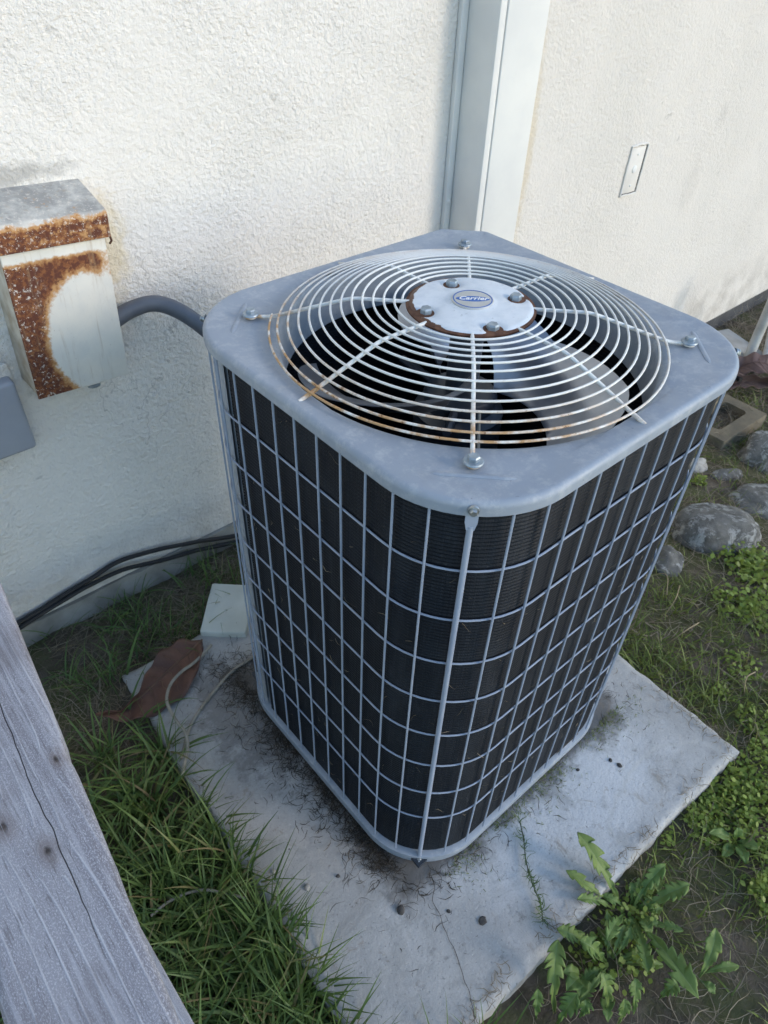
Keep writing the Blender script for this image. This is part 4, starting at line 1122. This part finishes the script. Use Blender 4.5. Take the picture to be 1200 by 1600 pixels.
dplant('dandelion', 'big leafy dandelion growing at the near right edge of the pad', 'weed', r1, [
    ((968, 1412), (902, 1300), .075, .022, .035), ((955, 1410), (884, 1360), .03, .014, .03), ((960, 1422), (902, 1405), .02, .013, .02),
    ((988, 1420), (1040, 1352), .02, .017, .03), ((1005, 1420), (1078, 1382), .02, .020, .03), ((995, 1438), (1092, 1560), .05, .024, .06),
    ((1000, 1440), (1068, 1455), .0, .011, .02), ((990, 1440), (1012, 1520), .01, .016, .03), ((975, 1430), (948, 1470), .02, .014, .03)], 'dandelion plants', more=extra(r1, 11, .05, .12, 5))
r2 = on(925, 1500, -.05)
dplant('dandelion', 'dandelion with broad upright leaves at bottom right of the pad edge', 'weed', r2, [
    ((920, 1470), (870, 1452), .02, .018, .03), ((945, 1505), (906, 1470), .03, .021, .04), ((865, 1580), (872, 1468), .06, .021, .03),
    ((948, 1580), (940, 1520), .04, .018, .03), ((870, 1600), (902, 1552), .03, .019, .02), ((838, 1592), (840, 1545), .01, .012, .01),
    ((990, 1585), (992, 1528), .02, .014, .02), ((1030, 1560), (1058, 1535), .0, .016, .03), ((905, 1590), (915, 1562), .0, .015, .02), ((965, 1600), (975, 1560), .02, .013, .02)], 'dandelion plants', more=extra(r2+Vector((.02, -.03, 0)), 12, .05, .13, 9))
r3 = on(1090, 1530, -.06)
dplant('dandelion', 'small separate dandelion on bare mossy soil at right', 'weed', r3, [
    ((1092, 1528), (1118, 1450), .03, .017, .02), ((1095, 1522), (1155, 1510), -.02, .010, .02), ((1092, 1532), (1118, 1552), -.03, .010, .01), ((1088, 1535), (1072, 1548), -.04, .007, .01)], 'dandelion plants', lobed=.6)
r4 = on(1146, 1318, -.06)
dplant('broad_leaf_weed', 'low weed with five smooth oval leaves in the chickweed', 'weed', r4, [
    (None, (1108, 1302), -.02, .013, .02), (None, (1152, 1293), -.01, .012, .02), (None, (1188, 1326), -.03, .013, .015), (None, (1166, 1350), -.03, .013, .015), (None, (1128, 1340), -.04, .012, .01)], oval=True)
r5 = on(908, 1527, -.05)
dplant('broad_leaf_weed', 'round-leaved weed between the dandelion leaves at the pad edge', 'weed', r5, [
    (None, (885, 1548), .0, .015, .02), (None, (880, 1520), .0, .012, .02), (None, (905, 1560), -.01, .012, .02)], oval=True)
# grey-green sprig lying on the pad
t = empty('weed_sprig', tuple(on(815, 1290, .003))); tag(t, 'thin wilted weed sprig lying across the pad below the right face', 'weed'); o0 = t.location.copy()
stem = spline([on(x, y, z) for (x, y), z in zip([(812, 1283), (818, 1310), (822, 1345), (832, 1380), (845, 1415), (848, 1440)], [.012, .01, .008, .012, .008, .006])], 8)
mesh('stem', *tube([p-o0 for p in stem], .0014, 6), simple('sprig_stem', (.05, .065, .035), (.08, .09, .05), 30, .7), t)
B = []; 
for i in range(90):
    p = stem[min(len(stem)-1, int(len(stem)*rng.random()**.8))]; B.append(tuple(p-o0))
V, F, m_ = ribbons(np.array(B), rng.uniform(0, 2*PI, 90), rng.uniform(.012, .034, 90), rng.uniform(.0007, .0013, 90), rng.uniform(.9, 1.6, 90), rng.uniform(-.6, .5, 90), 4, None, .1)
npmesh('leaflets', V, F, M['grass'], np.repeat(rng.beta(2, 2, 90)*.6, m_), parent=t)['kind'] = 'stuff'
# single blades of grass at the near tip of the pad
tip = []
for px in (735, 742, 750, 762, 772, 790, 545, 560, 575, 530, 515):
    for k in range(4):
        p = on(px+rng.normal(0, 8), 1625, -.05)
        if not in_pad(p.x, p.y, -.01): tip.append((p.x, p.y, -.05))
if len(tip) > 3: grass('grass', np.array(tip), .07, .16, .0014, .0028, M['grass'], 'single grass blades at the near tip of the pad', (.0, .5), (.2, .9), (.2, .8))

# dead grass and crumbs creeping over the rim of the pad
el = []
while len(el) < 420:
    t = rng.uniform(-.60, .53); d = abs(rng.normal(0, .016)); side = rng.random()
    lx, ly = (t, -.638+d) if side < .42 else ((.545-d, t) if side < .78 else (-.628+d, t))
    v = Matrix.Rotation(PR, 3, 'Z') @ Vector((lx, ly, 0))
    if mnoise.noise(v*6+Vector((3, 3, 3))) > -.12: el.append((v.x, v.y, .003))
grass('dry_straw', np.array(el),   .008, .040, .0005, .0011, M['straw'], 'bits of dead grass lying over the rim of the pad', (1.35, 1.62), (-.1, .2), (.0, .8), seg=4, wave=.12, zmin=.003)
# lint and grass bits caught in the coil
ln, la = [], []
for i in range(260):
    q = rng.uniform(-.75, .75); p = perim(.3685, .166, q); z = rng.uniform(.08, 1.05)
    ln.append((p.x, p.y, z)); la.append(math.atan2(p.y, p.x)+rng.choice([-1, 1])*1.5)
n_ = len(ln); V, F, m_ = ribbons(np.array(ln), np.array(la), rng.uniform(.006, .030, n_), rng.uniform(.0003, .0008, n_), rng.uniform(.2, 2.8, n_), rng.uniform(-1.2, 1.2, n_), 4, rng.normal(0, .4, n_), .1)
npmesh('caught_lint', V, F, M['straw'], np.repeat(rng.beta(2, 2, n_)*.8, m_), parent=ac)['kind'] = 'stuff'
